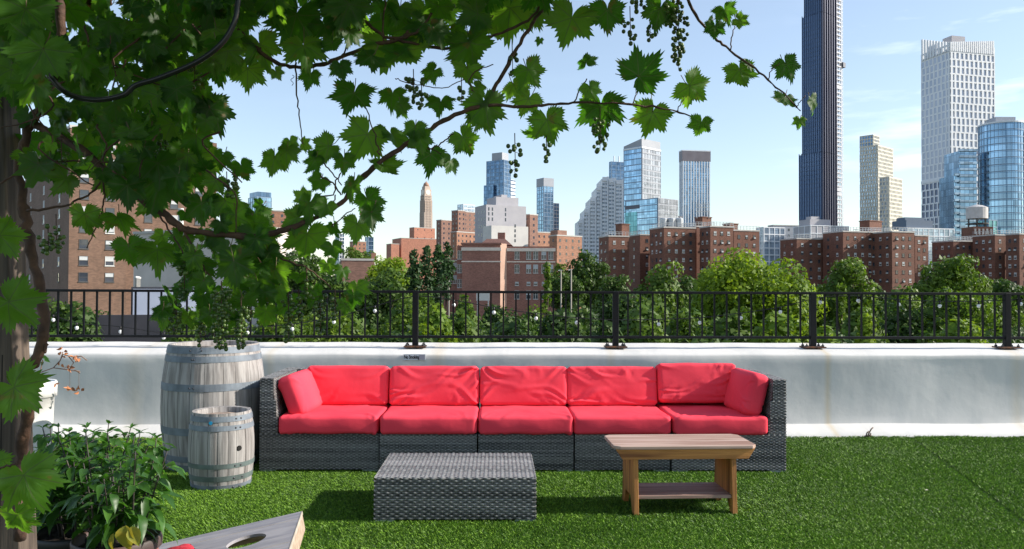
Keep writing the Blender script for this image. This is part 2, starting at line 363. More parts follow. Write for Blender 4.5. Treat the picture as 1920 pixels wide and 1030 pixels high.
# ================================================================= FURNITURE
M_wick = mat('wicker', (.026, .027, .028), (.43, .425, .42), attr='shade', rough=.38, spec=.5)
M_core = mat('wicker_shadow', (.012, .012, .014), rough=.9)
M_foot = mat('aluminium_foot', (.32, .36, .36), rough=.45, metal=.3)
def wicker(name, parent, panels, ph=.0100, pw=.0200, amp=.0026, seed=0, bright=0):
    """panels: (origin, u, v, ulen, vlen) strands run along u, stacked along v; n = u x v points out"""
    g = np.random.default_rng(seed + 11); Vs = []; Fs = []; Sh = []; off = 0
    for O, u, v, ul, vl in panels:
        O = np.array(O, float); u = np.array(u, float); v = np.array(v, float); nrm = np.cross(u, v)
        rows = max(2, int(round(vl / ph))); hp = vl / rows; cols = max(8, int(round(ul / pw)) * 4); du = ul / cols
        U = np.arange(cols + 1) * du; prof = [(.02, -.0025), (.28, .0009), (.72, .0009), (.98, -.0025)]
        rr = np.arange(rows)
        base = np.clip(g.normal(.23 + bright, .08, rows), 0, 1)
        band = .05 * np.sin(rr / 4.3 + g.random() * 6) * (g.random() > .2)
        W = np.cos(np.pi * U / pw)[None, :] * np.where(rr % 2 == 0, 1, -1)[:, None]      # rows x cols
        jit = g.normal(0, .07, (rows, cols + 1)); lowf = .05 * np.sin(U[None, :] * 5 + rr[:, None] * .6 + g.random() * 6)
        for k, (pv, pz) in enumerate(prof):
            Z = pz + amp * W + .0006 * g.standard_normal((rows, 1))
            P3 = O + u * U[None, :, None] + v * ((rr[:, None, None] + pv) * hp) + nrm * Z[:, :, None]
            if k == 0: A = np.zeros((rows, len(prof), cols + 1, 3)); SA = np.zeros((rows, len(prof), cols + 1))
            A[:, k] = P3
            SA[:, k] = np.clip(base[:, None] + band[:, None] + jit + lowf + .30 * np.maximum(0, W) ** 3 - .10 * np.maximum(0, -W), 0, 1)  # strand crowns coloured lighter as highlights, dips between them darker
        nk = len(prof); idx = np.arange(rows * nk * (cols + 1)).reshape(rows, nk, cols + 1) + off
        f = np.stack([idx[:, :-1, :-1], idx[:, :-1, 1:], idx[:, 1:, 1:], idx[:, 1:, :-1]], -1).reshape(-1, 4)
        Vs.append(A.reshape(-1, 3)); Sh.append(SA.ravel()); Fs.append(f); off += A.size // 3
        # dark backing just behind this panel
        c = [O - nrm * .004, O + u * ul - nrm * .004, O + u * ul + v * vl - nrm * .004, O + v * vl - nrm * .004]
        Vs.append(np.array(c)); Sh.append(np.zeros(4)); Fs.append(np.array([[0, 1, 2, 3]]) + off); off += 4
    return npmesh(name, np.concatenate(Vs), np.concatenate(Fs), M_wick, parent, np.concatenate(Sh), smooth=True)

M_cush = mat('coral_fabric', (.83, .062, .095), (.74, .045, .078), scale=2.2, rough=.85, bump=.2, bscale=7, bdist=.02, spec=.25)
M_zip = mat('seam', (.45, .03, .05), rough=.9)
def cushion(name, w, d, h, parent, loc, rot=(0, 0, 0), seed=0, folds=12, puff=.25, rad=.045, amp=.007):
    """w (x) by d (y) by h (z, thickness); centre at loc"""
    g = np.random.default_rng(seed); N = 46
    lin = np.linspace(-1, 1, N); lin = np.sign(lin) * (1 - (1 - np.abs(lin)) ** 1.5)
    A, B = np.meshgrid(lin, lin, indexing='ij'); V = []; F = []; off = 0
    hw, hd, hh = w / 2, d / 2, h / 2
    for ax in range(3):
        for sg in (-1, 1):
            p = np.zeros((N, N, 3)); p[..., ax] = sg; p[..., (ax+1) % 3] = A; p[..., (ax+2) % 3] = B * 1
            q = p * np.array([hw, hd, hh]); r_ = min(rad, hh * .95)
            inner = np.clip(q, [-hw+r_, -hd+r_, -hh+r_], [hw-r_, hd-r_, hh-r_]); dv = q - inner; ln = np.linalg.norm(dv, axis=-1, keepdims=True); ln[ln == 0] = 1
            q2 = inner + dv / ln * r_
            V.append(q2.reshape(-1, 3)); idx = np.arange(N * N).reshape(N, N) + off; off += N * N
            f = np.stack([idx[:-1, :-1], idx[1:, :-1], idx[1:, 1:], idx[:-1, 1:]], -1).reshape(-1, 4)
            F.append(f if sg > 0 else f[:, ::-1])
    V = np.concatenate(V); F = np.concatenate(F)
    x, y, z = V[:, 0] / hw, V[:, 1] / hd, V[:, 2] / hh
    z2 = V[:, 2] * (1 + puff * (1 - x**2) * (1 - y**2)); s = 1 - .02 * np.abs(x)**3
    V2 = V.copy(); V2[:, 2] = z2; V2[:, 0] *= 1 + .018 * (1 - y**2) * (1 - z**2) - .012 * (np.abs(y) > .9); V2[:, 1] *= 1 + .03 * (1 - x**2) * (1 - z**2)
    # folds: soft ridges running in from edges and corners
    for k in range(folds):
        if g.random() < .45: cx, cy = g.choice([-1, 1]) * hw, g.choice([-1, 1]) * hd
        else: cx, cy = (g.uniform(-1, 1) * hw, g.choice([-1, 1]) * hd) if g.random() < .6 else (g.choice([-1, 1]) * hw, g.uniform(-1, 1) * hd)
        tx, ty = g.uniform(-.5, .5) * hw, g.uniform(-.4, .4) * hd
        dx, dy = tx - cx, ty - cy; L_ = math.hypot(dx, dy); dx /= L_; dy /= L_; ln = L_ * g.uniform(.5, 1.1)
        al = (V[:, 0] - cx) * dx + (V[:, 1] - cy) * dy; ac = -(V[:, 0] - cx) * dy + (V[:, 1] - cy) * dx + .03 * np.sin(al * 14 + k)
        wd = g.uniform(.006, .014) * (1 + al / ln); e = np.exp(-(ac / wd)**2) * np.exp(-(np.maximum(al, 0) / ln * 1.6)**2) * (al > -.03)
        V2[:, 2] += np.sign(V[:, 2]) * np.clip((np.abs(z) - .35) / .5, 0, 1) * amp * g.uniform(.5, 1.3) * (e - .6 * np.exp(-((ac - 1.7 * wd) / wd)**2) * np.exp(-(np.maximum(al, 0) / ln * 1.6)**2) * (al > -.03))
    V2[:, 2] += .003 * np.sin(V[:, 0] * 19 + seed) * np.sin(V[:, 1] * 15 + 2 * seed)
    # gathered front edge
    V2[:, 1] += .0012 * np.sin(V[:, 0] * 23 + seed + .5 * z)
    me = bpy.data.meshes.new(name); bm = bmesh.new()
    vs = [bm.verts.new(p) for p in V2]
    for f in F: bm.faces.new([vs[i] for i in f])
    bmesh.ops.remove_doubles(bm, verts=bm.verts, dist=.0007)
    for f in bm.faces: f.smooth = True
    bm.to_mesh(me); bm.free(); me.materials.append(M_cush)
    o = bpy.data.objects.new(name, me); col.objects.link(o); o.parent = parent; o.location = loc; o.rotation_euler = rot
    # stitched seam along the top outline
    m = MB(); pts = []
    for t in np.linspace(0, 2 * math.pi, 73):
        c, s_ = math.cos(t), math.sin(t); k = max(abs(c), abs(s_)); e = .07
        px_, py_ = hw * np.sign(c) * min(1, abs(c) / k), hd * np.sign(s_) * min(1, abs(s_) / k)
        px_ = max(-hw + rad * .30, min(hw - rad * .30, px_)); py_ = max(-hd + rad * .30, min(hd - rad * .30, py_))
        pts.append((px_, py_, hh - rad * .30))
    return o

SY = 5.66; SD = .76; HB = .27; HT = .66
def core(m, a, b): m.box(a, b)
GAP = .004
def sofa(kind, px0, px1, label, seed):
    x0 = XA(px0, SY); x1 = XA(px1, SY); W = x1 - x0 - GAP; yo = {'left': 0, 'right': -.03}.get(kind, -.015 - .0 * seed)
    r = thing('sofa_module', label, 'sofa', (x0 + GAP / 2, SY + yo, 0), 0, 'modules of the grey wicker sofa')
    z0 = .022; bt = .085    # backrest thickness
    fr = MB(); i = .006
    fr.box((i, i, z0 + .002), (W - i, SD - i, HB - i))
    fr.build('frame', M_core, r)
    P_ = [((0, 0, z0), (1, 0, 0), (0, 0, 1), W, HB - z0), ((W, 0, z0), (0, 1, 0), (0, 0, 1), SD, HB - z0), ((0, SD, z0), (0, -1, 0), (0, 0, 1), SD, HB - z0),
          ((0, 0, HB), (1, 0, 0), (0, 1, 0), W, .12)]
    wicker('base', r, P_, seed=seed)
    # backrest
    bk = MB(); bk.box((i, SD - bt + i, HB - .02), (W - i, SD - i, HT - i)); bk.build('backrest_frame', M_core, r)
    P_ = [((0, SD - bt, HB), (1, 0, 0), (0, 0, 1), W, HT - HB), ((0, SD - bt, HT), (1, 0, 0), (0, 1, 0), W, bt), ((W, SD, z0), (-1, 0, 0), (0, 0, 1), W, HT - z0)]
    if kind != 'left': P_.append(((0, SD, HB), (0, -1, 0), (0, 0, 1), bt, HT - HB))
    if kind != 'right': P_.append(((W, SD - bt, HB), (0, 1, 0), (0, 0, 1), bt, HT - HB))
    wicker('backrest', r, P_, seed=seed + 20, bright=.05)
    at, ab = .085, .125      # arm thickness at top and bottom
    aw = 0
    if kind in ('left', 'right'):
        aw = ab; am = MB(); s = 1 if kind == 'left' else -1; xo = 0 if kind == 'left' else W
        poly = [(xo + s * i, HB - .02), (xo + s * (ab - i), HB - .02), (xo + s * (at - i), HT - i), (xo + s * i, HT - i)]
        vs = [(x, y, z) for y in (i, SD - bt) for x, z in poly]
        am.add(vs, [(0, 1, 2, 3), (7, 6, 5, 4), (0, 4, 5, 1), (1, 5, 6, 2), (2, 6, 7, 3), (3, 7, 4, 0)]); am.build('armrest_frame', M_core, r)
        hA = HT - HB; sl_ = np.array((s * (at - ab), 0, hA)); LL = np.linalg.norm(sl_); sv = sl_ / LL
        am_w = (at + ab) / 2
        if kind == 'left':
            P_ = [((0, SD, z0 + HB - z0), (0, -1, 0), (0, 0, 1), SD, hA), ((ab, 0, HB), (0, 1, 0), tuple(sv), SD - bt, LL), ((0, 0, HT), (1, 0, 0), (0, 1, 0), at, SD)]
            P_ += [((0, 0, HB), (1, 0, 0), (0, 0, 1), ab, .12), ((0, 0, HB + .12), (1, 0, 0), (0, 0, 1), ab - .012, .12), ((0, 0, HB + .24), (1, 0, 0), (0, 0, 1), at + .008, hA - .24)]
        else:
            P_ = [((W, 0, HB), (0, 1, 0), (0, 0, 1), SD, hA), ((W - ab, SD - bt, HB), (0, -1, 0), tuple(sv), SD - bt, LL), ((W - at, 0, HT), (1, 0, 0), (0, 1, 0), at, SD)]
            P_ += [((W - ab, 0, HB), (1, 0, 0), (0, 0, 1), ab, .12), ((W - ab + .012, 0, HB + .12), (1, 0, 0), (0, 0, 1), ab - .012, .12), ((W - at - .008, 0, HB + .24), (1, 0, 0), (0, 0, 1), at + .008, hA - .24)]
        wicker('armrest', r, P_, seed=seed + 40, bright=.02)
    fm = MB(); fm.box((0, 0, 0), (.11, .05, .02)); f0 = fm.build('foot', M_foot, r)
    for k, (fx, fy) in enumerate(((.004, .004), (W - .114, .004), (.004, SD - .054), (W - .114, SD - .054))):
        c = f0 if k == 0 else f0.copy()
        if k: col.objects.link(c); c.parent = r
        c.location = (fx, fy, .001)
    # cushions
    cx0 = aw + (.004 if kind == 'left' else .006); cx1 = W - (aw + .004 if kind == 'right' else .006)
    if kind == 'left': cx0, cx1 = ab + .006, W - .006
    if kind == 'right': cx0, cx1 = .006, W - ab - .006
    if kind not in ('left', 'right'): cx0, cx1 = .0, W
    if kind == 'mid3': cx0 -= .012; cx1 += .008
    cw = cx1 - cx0; sdp = SD - bt - .01; sh = .125
    cushion('seat_cushion', cw, sdp + .03, sh, r, ((cx0 + cx1) / 2, (sdp) / 2 - .012, HB + sh / 2 + .004), (0, 0, R((seed % 3 - 1) * .35)), seed=seed * 7 + 1, folds=16, puff=.10, amp=.004, rad=.024)
    # back cushion leans on the backrest
    bh, bth = .30, .15; tl = R(11)
    bx0, bx1, up = cx0, cx1, 0
    if kind == 'left': bx0 = cx0 + .07
    if kind == 'right': bx0 = cx0 - .0; bx1 = cx1 - .07; up = .028
    cushion('back_cushion', bx1 - bx0, bh, bth, r, ((bx0 + bx1) / 2, SD - bt - bth / 2 - .035, HB + sh + bh / 2 + up - .005), (R(90) - tl, 0, 0), seed=seed * 5 + 3, folds=17 if kind != 'left' else 8, puff=.12, rad=.028, amp=.009 if kind != 'left' else .005)
    if kind == 'left':
        cushion('side_cushion', .31, .46, .135, r, (ab + .09, .27 + .02, HB + sh + .125), (0, R(68), R(-3)), seed=90, folds=8, puff=.2, amp=.005)
    if kind == 'right':
        cushion('side_cushion', .31, .46, .135, r, (W - ab - .075, .27 + .01, HB + sh + .145), (0, R(-76), R(4)), seed=95, folds=8, puff=.2, amp=.005)
    return r
sofa('left', 489, 713, 'left corner sofa module of grey wicker with armrest and coral cushions beside the barrels', 1)
sofa('mid1', 714, 896, 'armless wicker sofa module with coral cushions directly right of the left corner module', 2)
sofa('mid2', 898, 1076, 'middle armless wicker sofa module with coral cushions behind the footstool right end', 3)
sofa('mid3', 1078, 1256, 'armless wicker sofa module with coral cushions behind the left half of the bench', 4)
sofa('right', 1258, 1471, 'right corner sofa module with armrest and taller creased coral back cushion', 5)

def ottoman():
    x0, x1 = XA(704, 4.44), XA(1006, 4.44); Y0, Y1 = 4.44, 5.10; W, D = x1 - x0, Y1 - Y0
    r = thing('wicker_footstool', 'low rectangular grey wicker footstool standing on the grass before the sofa', 'footstool', (x0, Y0, 0))
    m = MB(); m.box((.007, .007, .024), (W - .007, D - .007, .244)); m.build('frame', M_core, r)
    z0, z1 = .022, .252
    wicker('side_weave', r, [((0, 0, z0), (1, 0, 0), (0, 0, 1), W, z1 - z0), ((W, 0, z0), (0, 1, 0), (0, 0, 1), D, z1 - z0), ((0, D, z0), (0, -1, 0), (0, 0, 1), D, z1 - z0), ((W, D, z0), (-1, 0, 0), (0, 0, 1), W, z1 - z0)], ph=.0125, pw=.025, amp=.0032, seed=77)
    wicker('top', r, [((0, 0, z1), (1, 0, 0), (0, 1, 0), W, D)], ph=.0165, pw=.0235, amp=.0032, seed=78, bright=.12)
    fm = MB(); fm.box((0, 0, 0), (.11, .05, .02)); f0 = fm.build('foot', M_foot, r)
    for k, (fx, fy) in enumerate(((.004, .004), (W - .114, .004), (.004, D - .054), (W - .114, D - .054))):
        c = f0 if k == 0 else f0.copy()
        if k: col.objects.link(c); c.parent = r
        c.location = (fx, fy, .001)
ottoman()

def wood(name, c1, c2, axis='x', fine=1.0, rough=.7):
    st = {'x': (1, 16, 16), 'y': (16, 1, 16), 'z': (16, 16, 1)}[axis]
    m = mat(name, c1, c2, scale=2.2 * fine, rough=rough, bump=.4, bscale=5 * fine, stretch=st, lo=.38, hi=.62, detail=9, bdist=.005); return m
M_benchtop = wood('bench_top_wood', (.46, .33, .27), (.24, .13, .09), 'x', .7)
M_bench = wood('bench_wood', (.52, .23, .06), (.20, .07, .018), 'x', .7)
M_benchleg = wood('bench_leg_wood', (.52, .23, .06), (.21, .08, .02), 'z', .8)
M_shelf = wood('bench_shelf_wood', (.38, .25, .20), (.24, .14, .11))
def bench():
    c = P(1272, 955, 4.62); X = XA(1272, 4.73)
    r = thing('wooden_bench', 'small rustic wooden bench with cut corners and a low shelf on the grass', 'bench', (X, 4.74, 0), R(2.2))
    w2, d2, h = .415, .185, .405; c_ = .035
    m = MB(); m.prism([(-w2, -d2 + c_), (-w2 + c_, -d2), (w2 - c_ * .8, -d2), (w2, -d2 + c_), (w2, d2 - c_), (w2 - c_, d2), (-w2 + c_, d2), (-w2, d2 - c_)], h - .02, h)
    m.build('top', M_benchtop, r, bevel=.004)
    for sy in (-1, 1):
        m = MB(); y0 = -d2 + .012 if sy < 0 else d2 - .032; y1 = y0 + .02
        pl = [(-w2 + .045, h - .021), (-w2 + .02, h - .021 - .0), (w2 - .02, h - .021), (w2 - .045, h - .08), (-w2 + .055, h - .08)]
        pl = [(-w2 + .012, h - .0205), (-w2 + .05, h - .078), (w2 - .05, h - .078), (w2 - .012, h - .0205)]
        vs = [(x, y, z) for y in (y0, y1) for x, z in pl]
        m.add(vs, [(0, 1, 2, 3), (7, 6, 5, 4), (0, 4, 5, 1), (1, 5, 6, 2), (2, 6, 7, 3), (3, 7, 4, 0)]); m.build('apron', M_bench, r, bevel=.002)
    for sx in (-1, 1):
        m = MB(); lx = sx * .285; t_ = .014; y0, y1 = -d2 + .034, d2 - .034
        # board with a notch at the foot
        pl = [(y0, h - .021), (y0 - .022, .012), (y0 + .03, .012), (y0 + .085, .10), (y1 - .085, .10), (y1 - .03, .012), (y1 + .022, .012), (y1, h - .021)]
        a, b_ = [(lx - t_, y, z) for y, z in pl], [(lx + t_, y, z) for y, z in pl]; n = len(pl)
        m.add(a + b_, [tuple(range(n)), tuple(reversed(range(n, 2*n)))] + [(i, n+i, n+(i+1)%n, (i+1)%n) for i in range(n)]); o = m.build('leg', M_benchleg, r, bevel=.002)
        bmm = bmesh.new(); bmm.from_mesh(o.data); bmesh.ops.recalc_face_normals(bmm, faces=bmm.faces); bmm.to_mesh(o.data); bmm.free()
    m = MB(); m.box((-.271, -d2 + .03, .098), (.271, d2 - .04, .118)); m.build('shelf', M_shelf, r, bevel=.002)
bench()

# ---------------------------------------------------------------- barrels
M_stave = wood('barrel_wood', (.34, .322, .312), (.185, .17, .163), 'z')
M_head = wood('barrel_head_wood', (.40, .31, .25), (.22, .17, .14), 'x')
M_hoop = mat('galvanised_hoop', (.19, .225, .265), (.11, .13, .155), scale=9, rough=.68, metal=.15, bump=.2, bscale=40, bdist=.003)
M_hoopo = mat('oxidised_hoop', (.13, .17, .165), (.08, .105, .10), scale=9, rough=.68, metal=.15)
M_black = mat('dark_hole', (.008, .007, .006), rough=.9)
M_riv = mat('rivet', (.06, .06, .07), rough=.5, metal=.5)
def barrel(label, X, Y, rh, rb, H, n, hoops, rz, hm, sticker=False, bung=None):
    r = thing('barrel', label, 'barrel', (X, Y, .004), rz)
    rad = lambda z: rb - (rb - rh) * (abs(2 * z / H - 1)) ** 2.0
    m = MB(); zs = np.linspace(0, H, 15)
    cuts = [0]; g = random.Random(int(X * 100))
    while cuts[-1] < 2 * math.pi * .985: cuts.append(cuts[-1] + 2 * math.pi / n * g.uniform(.75, 1.25))
    cuts[-1] = 2 * math.pi
    for a0, a1 in zip(cuts[:-1], cuts[1:]):
        sh = g.random(); sub = 4; ge = .0012 / rb; vs = []; dr = g.uniform(-.0012, .0012)
        for z in zs:
            for k in range(sub + 1):
                a = a0 + ge + (a1 - a0 - 2 * ge) * k / sub; e = -.0015 if k in (0, sub) else 0
                vs.append(((rad(z) + dr + e) * math.cos(a), (rad(z) + dr + e) * math.sin(a), z))
            a = a0 + ge
        nr = sub + 1
        fs = [(j*nr+k, j*nr+k+1, (j+1)*nr+k+1, (j+1)*nr+k) for j in range(len(zs)-1) for k in range(sub)]
        # chime: top rim thickness
        o = len(vs); th = .024
        for k in range(sub + 1):
            a = a0 + ge + (a1 - a0 - 2 * ge) * k / sub; vs.append(((rad(H) - th) * math.cos(a), (rad(H) - th) * math.sin(a), H - .004)); vs.append(((rad(H) - th - .006) * math.cos(a), (rad(H) - th - .006) * math.sin(a), H - .05))
        T = (len(zs)-1) * nr
        for k in range(sub):
            fs.append((T+k, T+k+1, o+2*(k+1), o+2*k)); fs.append((o+2*k, o+2*(k+1), o+2*(k+1)+1, o+2*k+1))
        # closing sides
        m.add(vs, fs, 0, sh)
    mo = M_stave
    st = m.build('staves', mo, r, smooth=False)
    m = MB(); prof = [(rad(z) - .004, z) for z in zs[:-1]]; m.lathe([(rad(0) - .02, .0)] + prof + [(rad(H - .05) - .006, H - .05)], 48, caps=False); m.build('inner_shell', M_black, st, smooth=True)
    m = MB(); rr_ = rad(H) - .024; k = 6
    for i in range(k):
        x0 = -rr_ + 2 * rr_ * i / k + .001; x1 = -rr_ + 2 * rr_ * (i + 1) / k - .001; pl = []
        ys = lambda x: math.sqrt(max(0, rr_**2 - x**2)); xs = np.linspace(x0, x1, 8)
        pl = [(x, -ys(x)) for x in xs] + [(x, ys(x)) for x in xs[::-1]]
        m.prism(pl, H - .06, H - .038 + .0006 * i)
    m.build('head', M_head, r)
    for z, hh, k in hoops:
        m = MB(); z0, z1 = z - hh / 2, z + hh / 2
        m.lathe([(rad(z0) + .0002, z0), (rad(z0) + .003, z0), (rad(z1) + .003, z1), (rad(z1) + .0002, z1)], 64, caps=False)
        h = m.build('hoop', hm[k], r, smooth=False)
        for a in (0, .11, .0):
            pass
        m = MB()
        for a, dz in ((0, 0), (.028 / rb * 1.6, 0)):
            rr2 = rad(z) + .003; M_ = Matrix.Rotation(a + g.uniform(-.08, .08), 4, 'Z') @ Matrix.Translation((rr2, 0, z)) @ Matrix.Rotation(R(90), 4, 'Y')
            q = MB(); q.lathe([(.0065, 0), (.0055, .003), (.002, .0045)], 8); m.add([M_ @ Vector(p) for p in q.v], q.f)
        m.build('rivet', M_riv, h)
    if bung:
        a, z = bung; M_ = Matrix.Rotation(a, 4, 'Z') @ Matrix.Translation((rad(z) - .002, 0, z)) @ Matrix.Rotation(R(90), 4, 'Y')
        q = MB(); q.lathe([(.018, 0), (.016, .0045)], 20); m = MB(); m.add([M_ @ Vector(p) for p in q.v], q.f); m.build('bung_hole', M_black, r)
    if sticker:
        a, z = sticker; M_ = Matrix.Rotation(a, 4, 'Z') @ Matrix.Translation((rad(z) + .0042, 0, z)) @ Matrix.Rotation(R(90), 4, 'Y')
        q = MB(); q.lathe([(.012, 0), (.012, .0012)], 9); m = MB(); m.add([M_ @ Vector(p) for p in q.v], q.f); m.build('sticker', mat('blue_sticker', (.02, .42, .75), rough=.4), r)
    return r
Yb = 5.93; barrel('large weathered grey oak barrel with metal hoops beside the sofa', XA(403, Yb), Yb, .312, .360, .885, 20,
    [(.872 - .02, .045, 0), (.79, .042, 0), (.595, .05, 0), (.29, .05, 0), (.095, .042, 0), (.03, .05, 0)], R(-97), [M_hoop, M_hoopo])
Ys = 5.32; barrel('small weathered barrel with dark bung hole and blue sticker before the large barrel', XA(418.5, Ys), Ys, .184, .207, .487, 19,
    [(.452, .034, 0), (.395, .032, 0), (.155, .03, 1), (.075, .034, 1), (.017, .03, 0)], R(-45), [M_hoop, M_hoopo], sticker=(R(-46), .432), bung=(R(-45 + 38) + R(12), .262))

# ---------------------------------------------------------------- cornhole board and red bag
M_board = wood('board_plywood', (.37, .345, .36), (.235, .225, .25), 'x', .6)
M_edge = wood('board_edge_wood', (.42, .33, .25), (.30, .22, .16), 'x')
def cornhole():
    c = P(565, 959, 3.57); top = c.z; Lb, Wb = 1.22, .61; ang = math.asin((top - .075) / Lb)
    r = thing('cornhole_board', 'grey wooden beanbag toss board with round hole sloping up from the planter', 'game board', (c.x, c.y, 0), R(8.5))
    Mx = Matrix.Translation((0, 0, top)) @ Matrix.Rotation(-ang, 4, 'Y')   # local: -x runs down the board, -y towards the camera
    hx, hy, hr = -.195, -.268, .078; n = 48; vs = []; fs = []
    def border(k):
        a = 2 * math.pi * k / n; c_, s_ = math.cos(a), math.sin(a)
        t = 1e9
        if c_ > 1e-6: t = min(t, (0 - hx) / c_)
        if c_ < -1e-6: t = min(t, (-.62 - hx) / c_)
        if s_ > 1e-6: t = min(t, (0 - hy) / s_)
        if s_ < -1e-6: t = min(t, (-Wb - hy) / s_)
        return hx + t * c_, hy + t * s_
    for z in (0, -.012):
        for k in range(n):
            a = 2 * math.pi * k / n; vs.append((hx + hr * math.cos(a), hy + hr * math.sin(a), z))
        for k in range(n): vs.append(border(k) + (z,))
    for k in range(n):
        j = (k + 1) % n; fs += [(k, n+k, n+j, j), (2*n+k, 2*n+j, 3*n+j, 3*n+k), (k, j, 2*n+j, 2*n+k)]
    # corner fills
    for cx, cy in ((0, 0), (-.62, 0), (-.62, -Wb), (0, -Wb)):
        d = sorted(range(n), key=lambda k: (vs[n+k][0]-cx)**2 + (vs[n+k][1]-cy)**2)[:2]
        i = len(vs); vs.append((cx, cy, 0)); fs.append((n+d[0], n+d[1], i))
    m = MB(); m.add([Mx @ Vector(p) for p in vs], fs); m.box((-Lb, -Wb, -.012), (-.62, 0, 0), M=Mx)
    o = m.build('deck', M_board, r)
    bmm = bmesh.new(); bmm.from_mesh(o.data); bmesh.ops.recalc_face_normals(bmm, faces=bmm.faces); bmm.to_mesh(o.data); bmm.free()
    for nm, a, b in (('frame_rail', (-Lb, -.022, -.08), (0.002, .002, -.0125)), ('frame_rail', (-Lb, -Wb - .002, -.08), (0.002, -Wb + .022, -.0125)), ('end_rail', (-.02, -Wb + .023, -.08), (.004, -.023, -.0125)), ('end_rail', (-Lb, -Wb + .023, -.08), (-Lb + .02, -.023, -.0125))):
        m = MB(); m.box(a, b, M=Mx); m.build(nm, M_edge, r, bevel=.002)
    m = MB(); m.box((0.001, -Wb, -.0135), (.0045, .0, .001), M=Mx); m.build('end_trim', mat('pale_trim', (.46, .40, .34), (.34, .29, .24), scale=12, rough=.7), r)
    for y in (-.115, -.43): m = MB(); m.box((-Lb, y, -.002), (-.002 if y < -.4 else -.005, y + .004, .0008), M=Mx); m.build('seam_strip', mat('pale_trim', (.46, .40, .34), (.34, .29, .24), scale=12, rough=.7), r)
    for y in (-.055, -Wb + .035):
        m = MB(); m.add([(-.06, y, .018), (-.10, y, .018), (-.09, y, top - .07), (-.04, y, top - .06), (-.06, y + .02, .018), (-.10, y + .02, .018), (-.09, y + .02, top - .07), (-.04, y + .02, top - .06)],
            [(0,1,2,3),(7,6,5,4),(0,4,5,1),(1,5,6,2),(2,6,7,3),(3,7,4,0)]); m.build('leg', M_edge, r)
    return r
cornhole()
p = P(322, 1040, 3.05)
b = MB(); g = random.Random(3)
vs = []; N = 12
for i in range(N + 1):
    for j in range(N + 1):
        u, v = i / N * 2 - 1, j / N * 2 - 1; e = (1 - u * u) ** .5 * (1 - v * v) ** .5 if abs(u) < 1 and abs(v) < 1 else 0
        vs.append((u * .07, v * .07, .022 * e + .003 * math.sin(u * 7 + v * 5)))
k = len(vs); vs += [(x, y, -z * .6) for x, y, z in vs]
fs = []
for i in range(N):
    for j in range(N):
        a = i*(N+1)+j; q = (a, a+N+1, a+N+2, a+1); fs.append(q); fs.append(tuple(reversed([x + k for x in q])))
b.add(vs, fs); o = b.build('bean_bag', mat('red_canvas', (.6, .03, .05), (.5, .02, .04), scale=20, rough=.9, bump=.3), smooth=True)
# lay it on the sloping board
bb = bpy.data.objects['cornhole_board']; o.location = (P(322, 1030, 3.35)); 
tag(o, 'red bean bag lying on the grey toss board beside the flowerpot', 'bean bag'); BAG = o
# put the bag on the board plane, where the sight line of the photo meets it
_o = bpy.data.objects['cornhole_board']; _top = P(565, 959, 3.57).z; _ang = math.asin((_top - .075) / 1.22)
_M = Matrix.Translation(_o.location) @ Matrix.Rotation(R(8.5), 4, 'Z') @ Matrix.Translation((0, 0, _top)) @ Matrix.Rotation(-_ang, 4, 'Y')
_d = P(334, 1041, 1) - CAM; _n = (_M.to_3x3() @ Vector((0, 0, 1))); _t = (_M.translation - CAM).dot(_n) / _d.dot(_n)
BAG.matrix_world = Matrix.Translation(CAM + _d * _t) @ _M.to_3x3().to_4x4() @ Matrix.Translation((0, -.03, .016)) @ Matrix.Rotation(.4, 4, 'Z')

# ================================================================= POST, PLANTS, POTS
M_post = wood('post_wood', (.115, .085, .065), (.045, .032, .026), 'z', 1.2, .8)
M_cap = mat('post_cap', (.10, .11, .12), rough=.5, metal=.5)
def post():
    Yp = 2.36; b = P(70, 1000, Yp + .09); t = P(38, 192, Yp + .09); s = (t.x - b.x) / (t.z - b.z)
    xb = b.x - s * b.z; xt = t.x; W = .145; zt = t.z; D_ = .09
    r = thing('wooden_post', 'weathered square wooden post with grape vine growing up it', 'post', (xb - W / 2, Yp, 0))
    m = MB(); h = W / 2; dx = xt - xb
    m.add([(-h, 0, .0), (h, 0, .0), (h, D_, .0), (-h, D_, .0), (-h+dx, 0, zt), (h+dx, 0, zt), (h+dx, D_, zt), (-h+dx, D_, zt)], [(0,3,2,1),(4,5,6,7),(0,1,5,4),(1,2,6,5),(2,3,7,6),(3,0,4,7)])
    m.build('shaft', M_post, r, bevel=.004)
    m = MB(); m.box((-h+dx-.004, -.004, zt), (h+dx+.004, D_+.004, zt+.012)); m.build('cap', M_cap, r, bevel=.002)
    for a in ((-.02, .16), (.035, .5), (.008, .9)):
        m = MB(); x = a[0] + dx * a[1]; m.box((x - .0012, -.0006, a[1] * .7), (x + .0018, .001, min(zt - .01, a[1] * .7 + .75))); m.build('crack', M_black, r)
post()

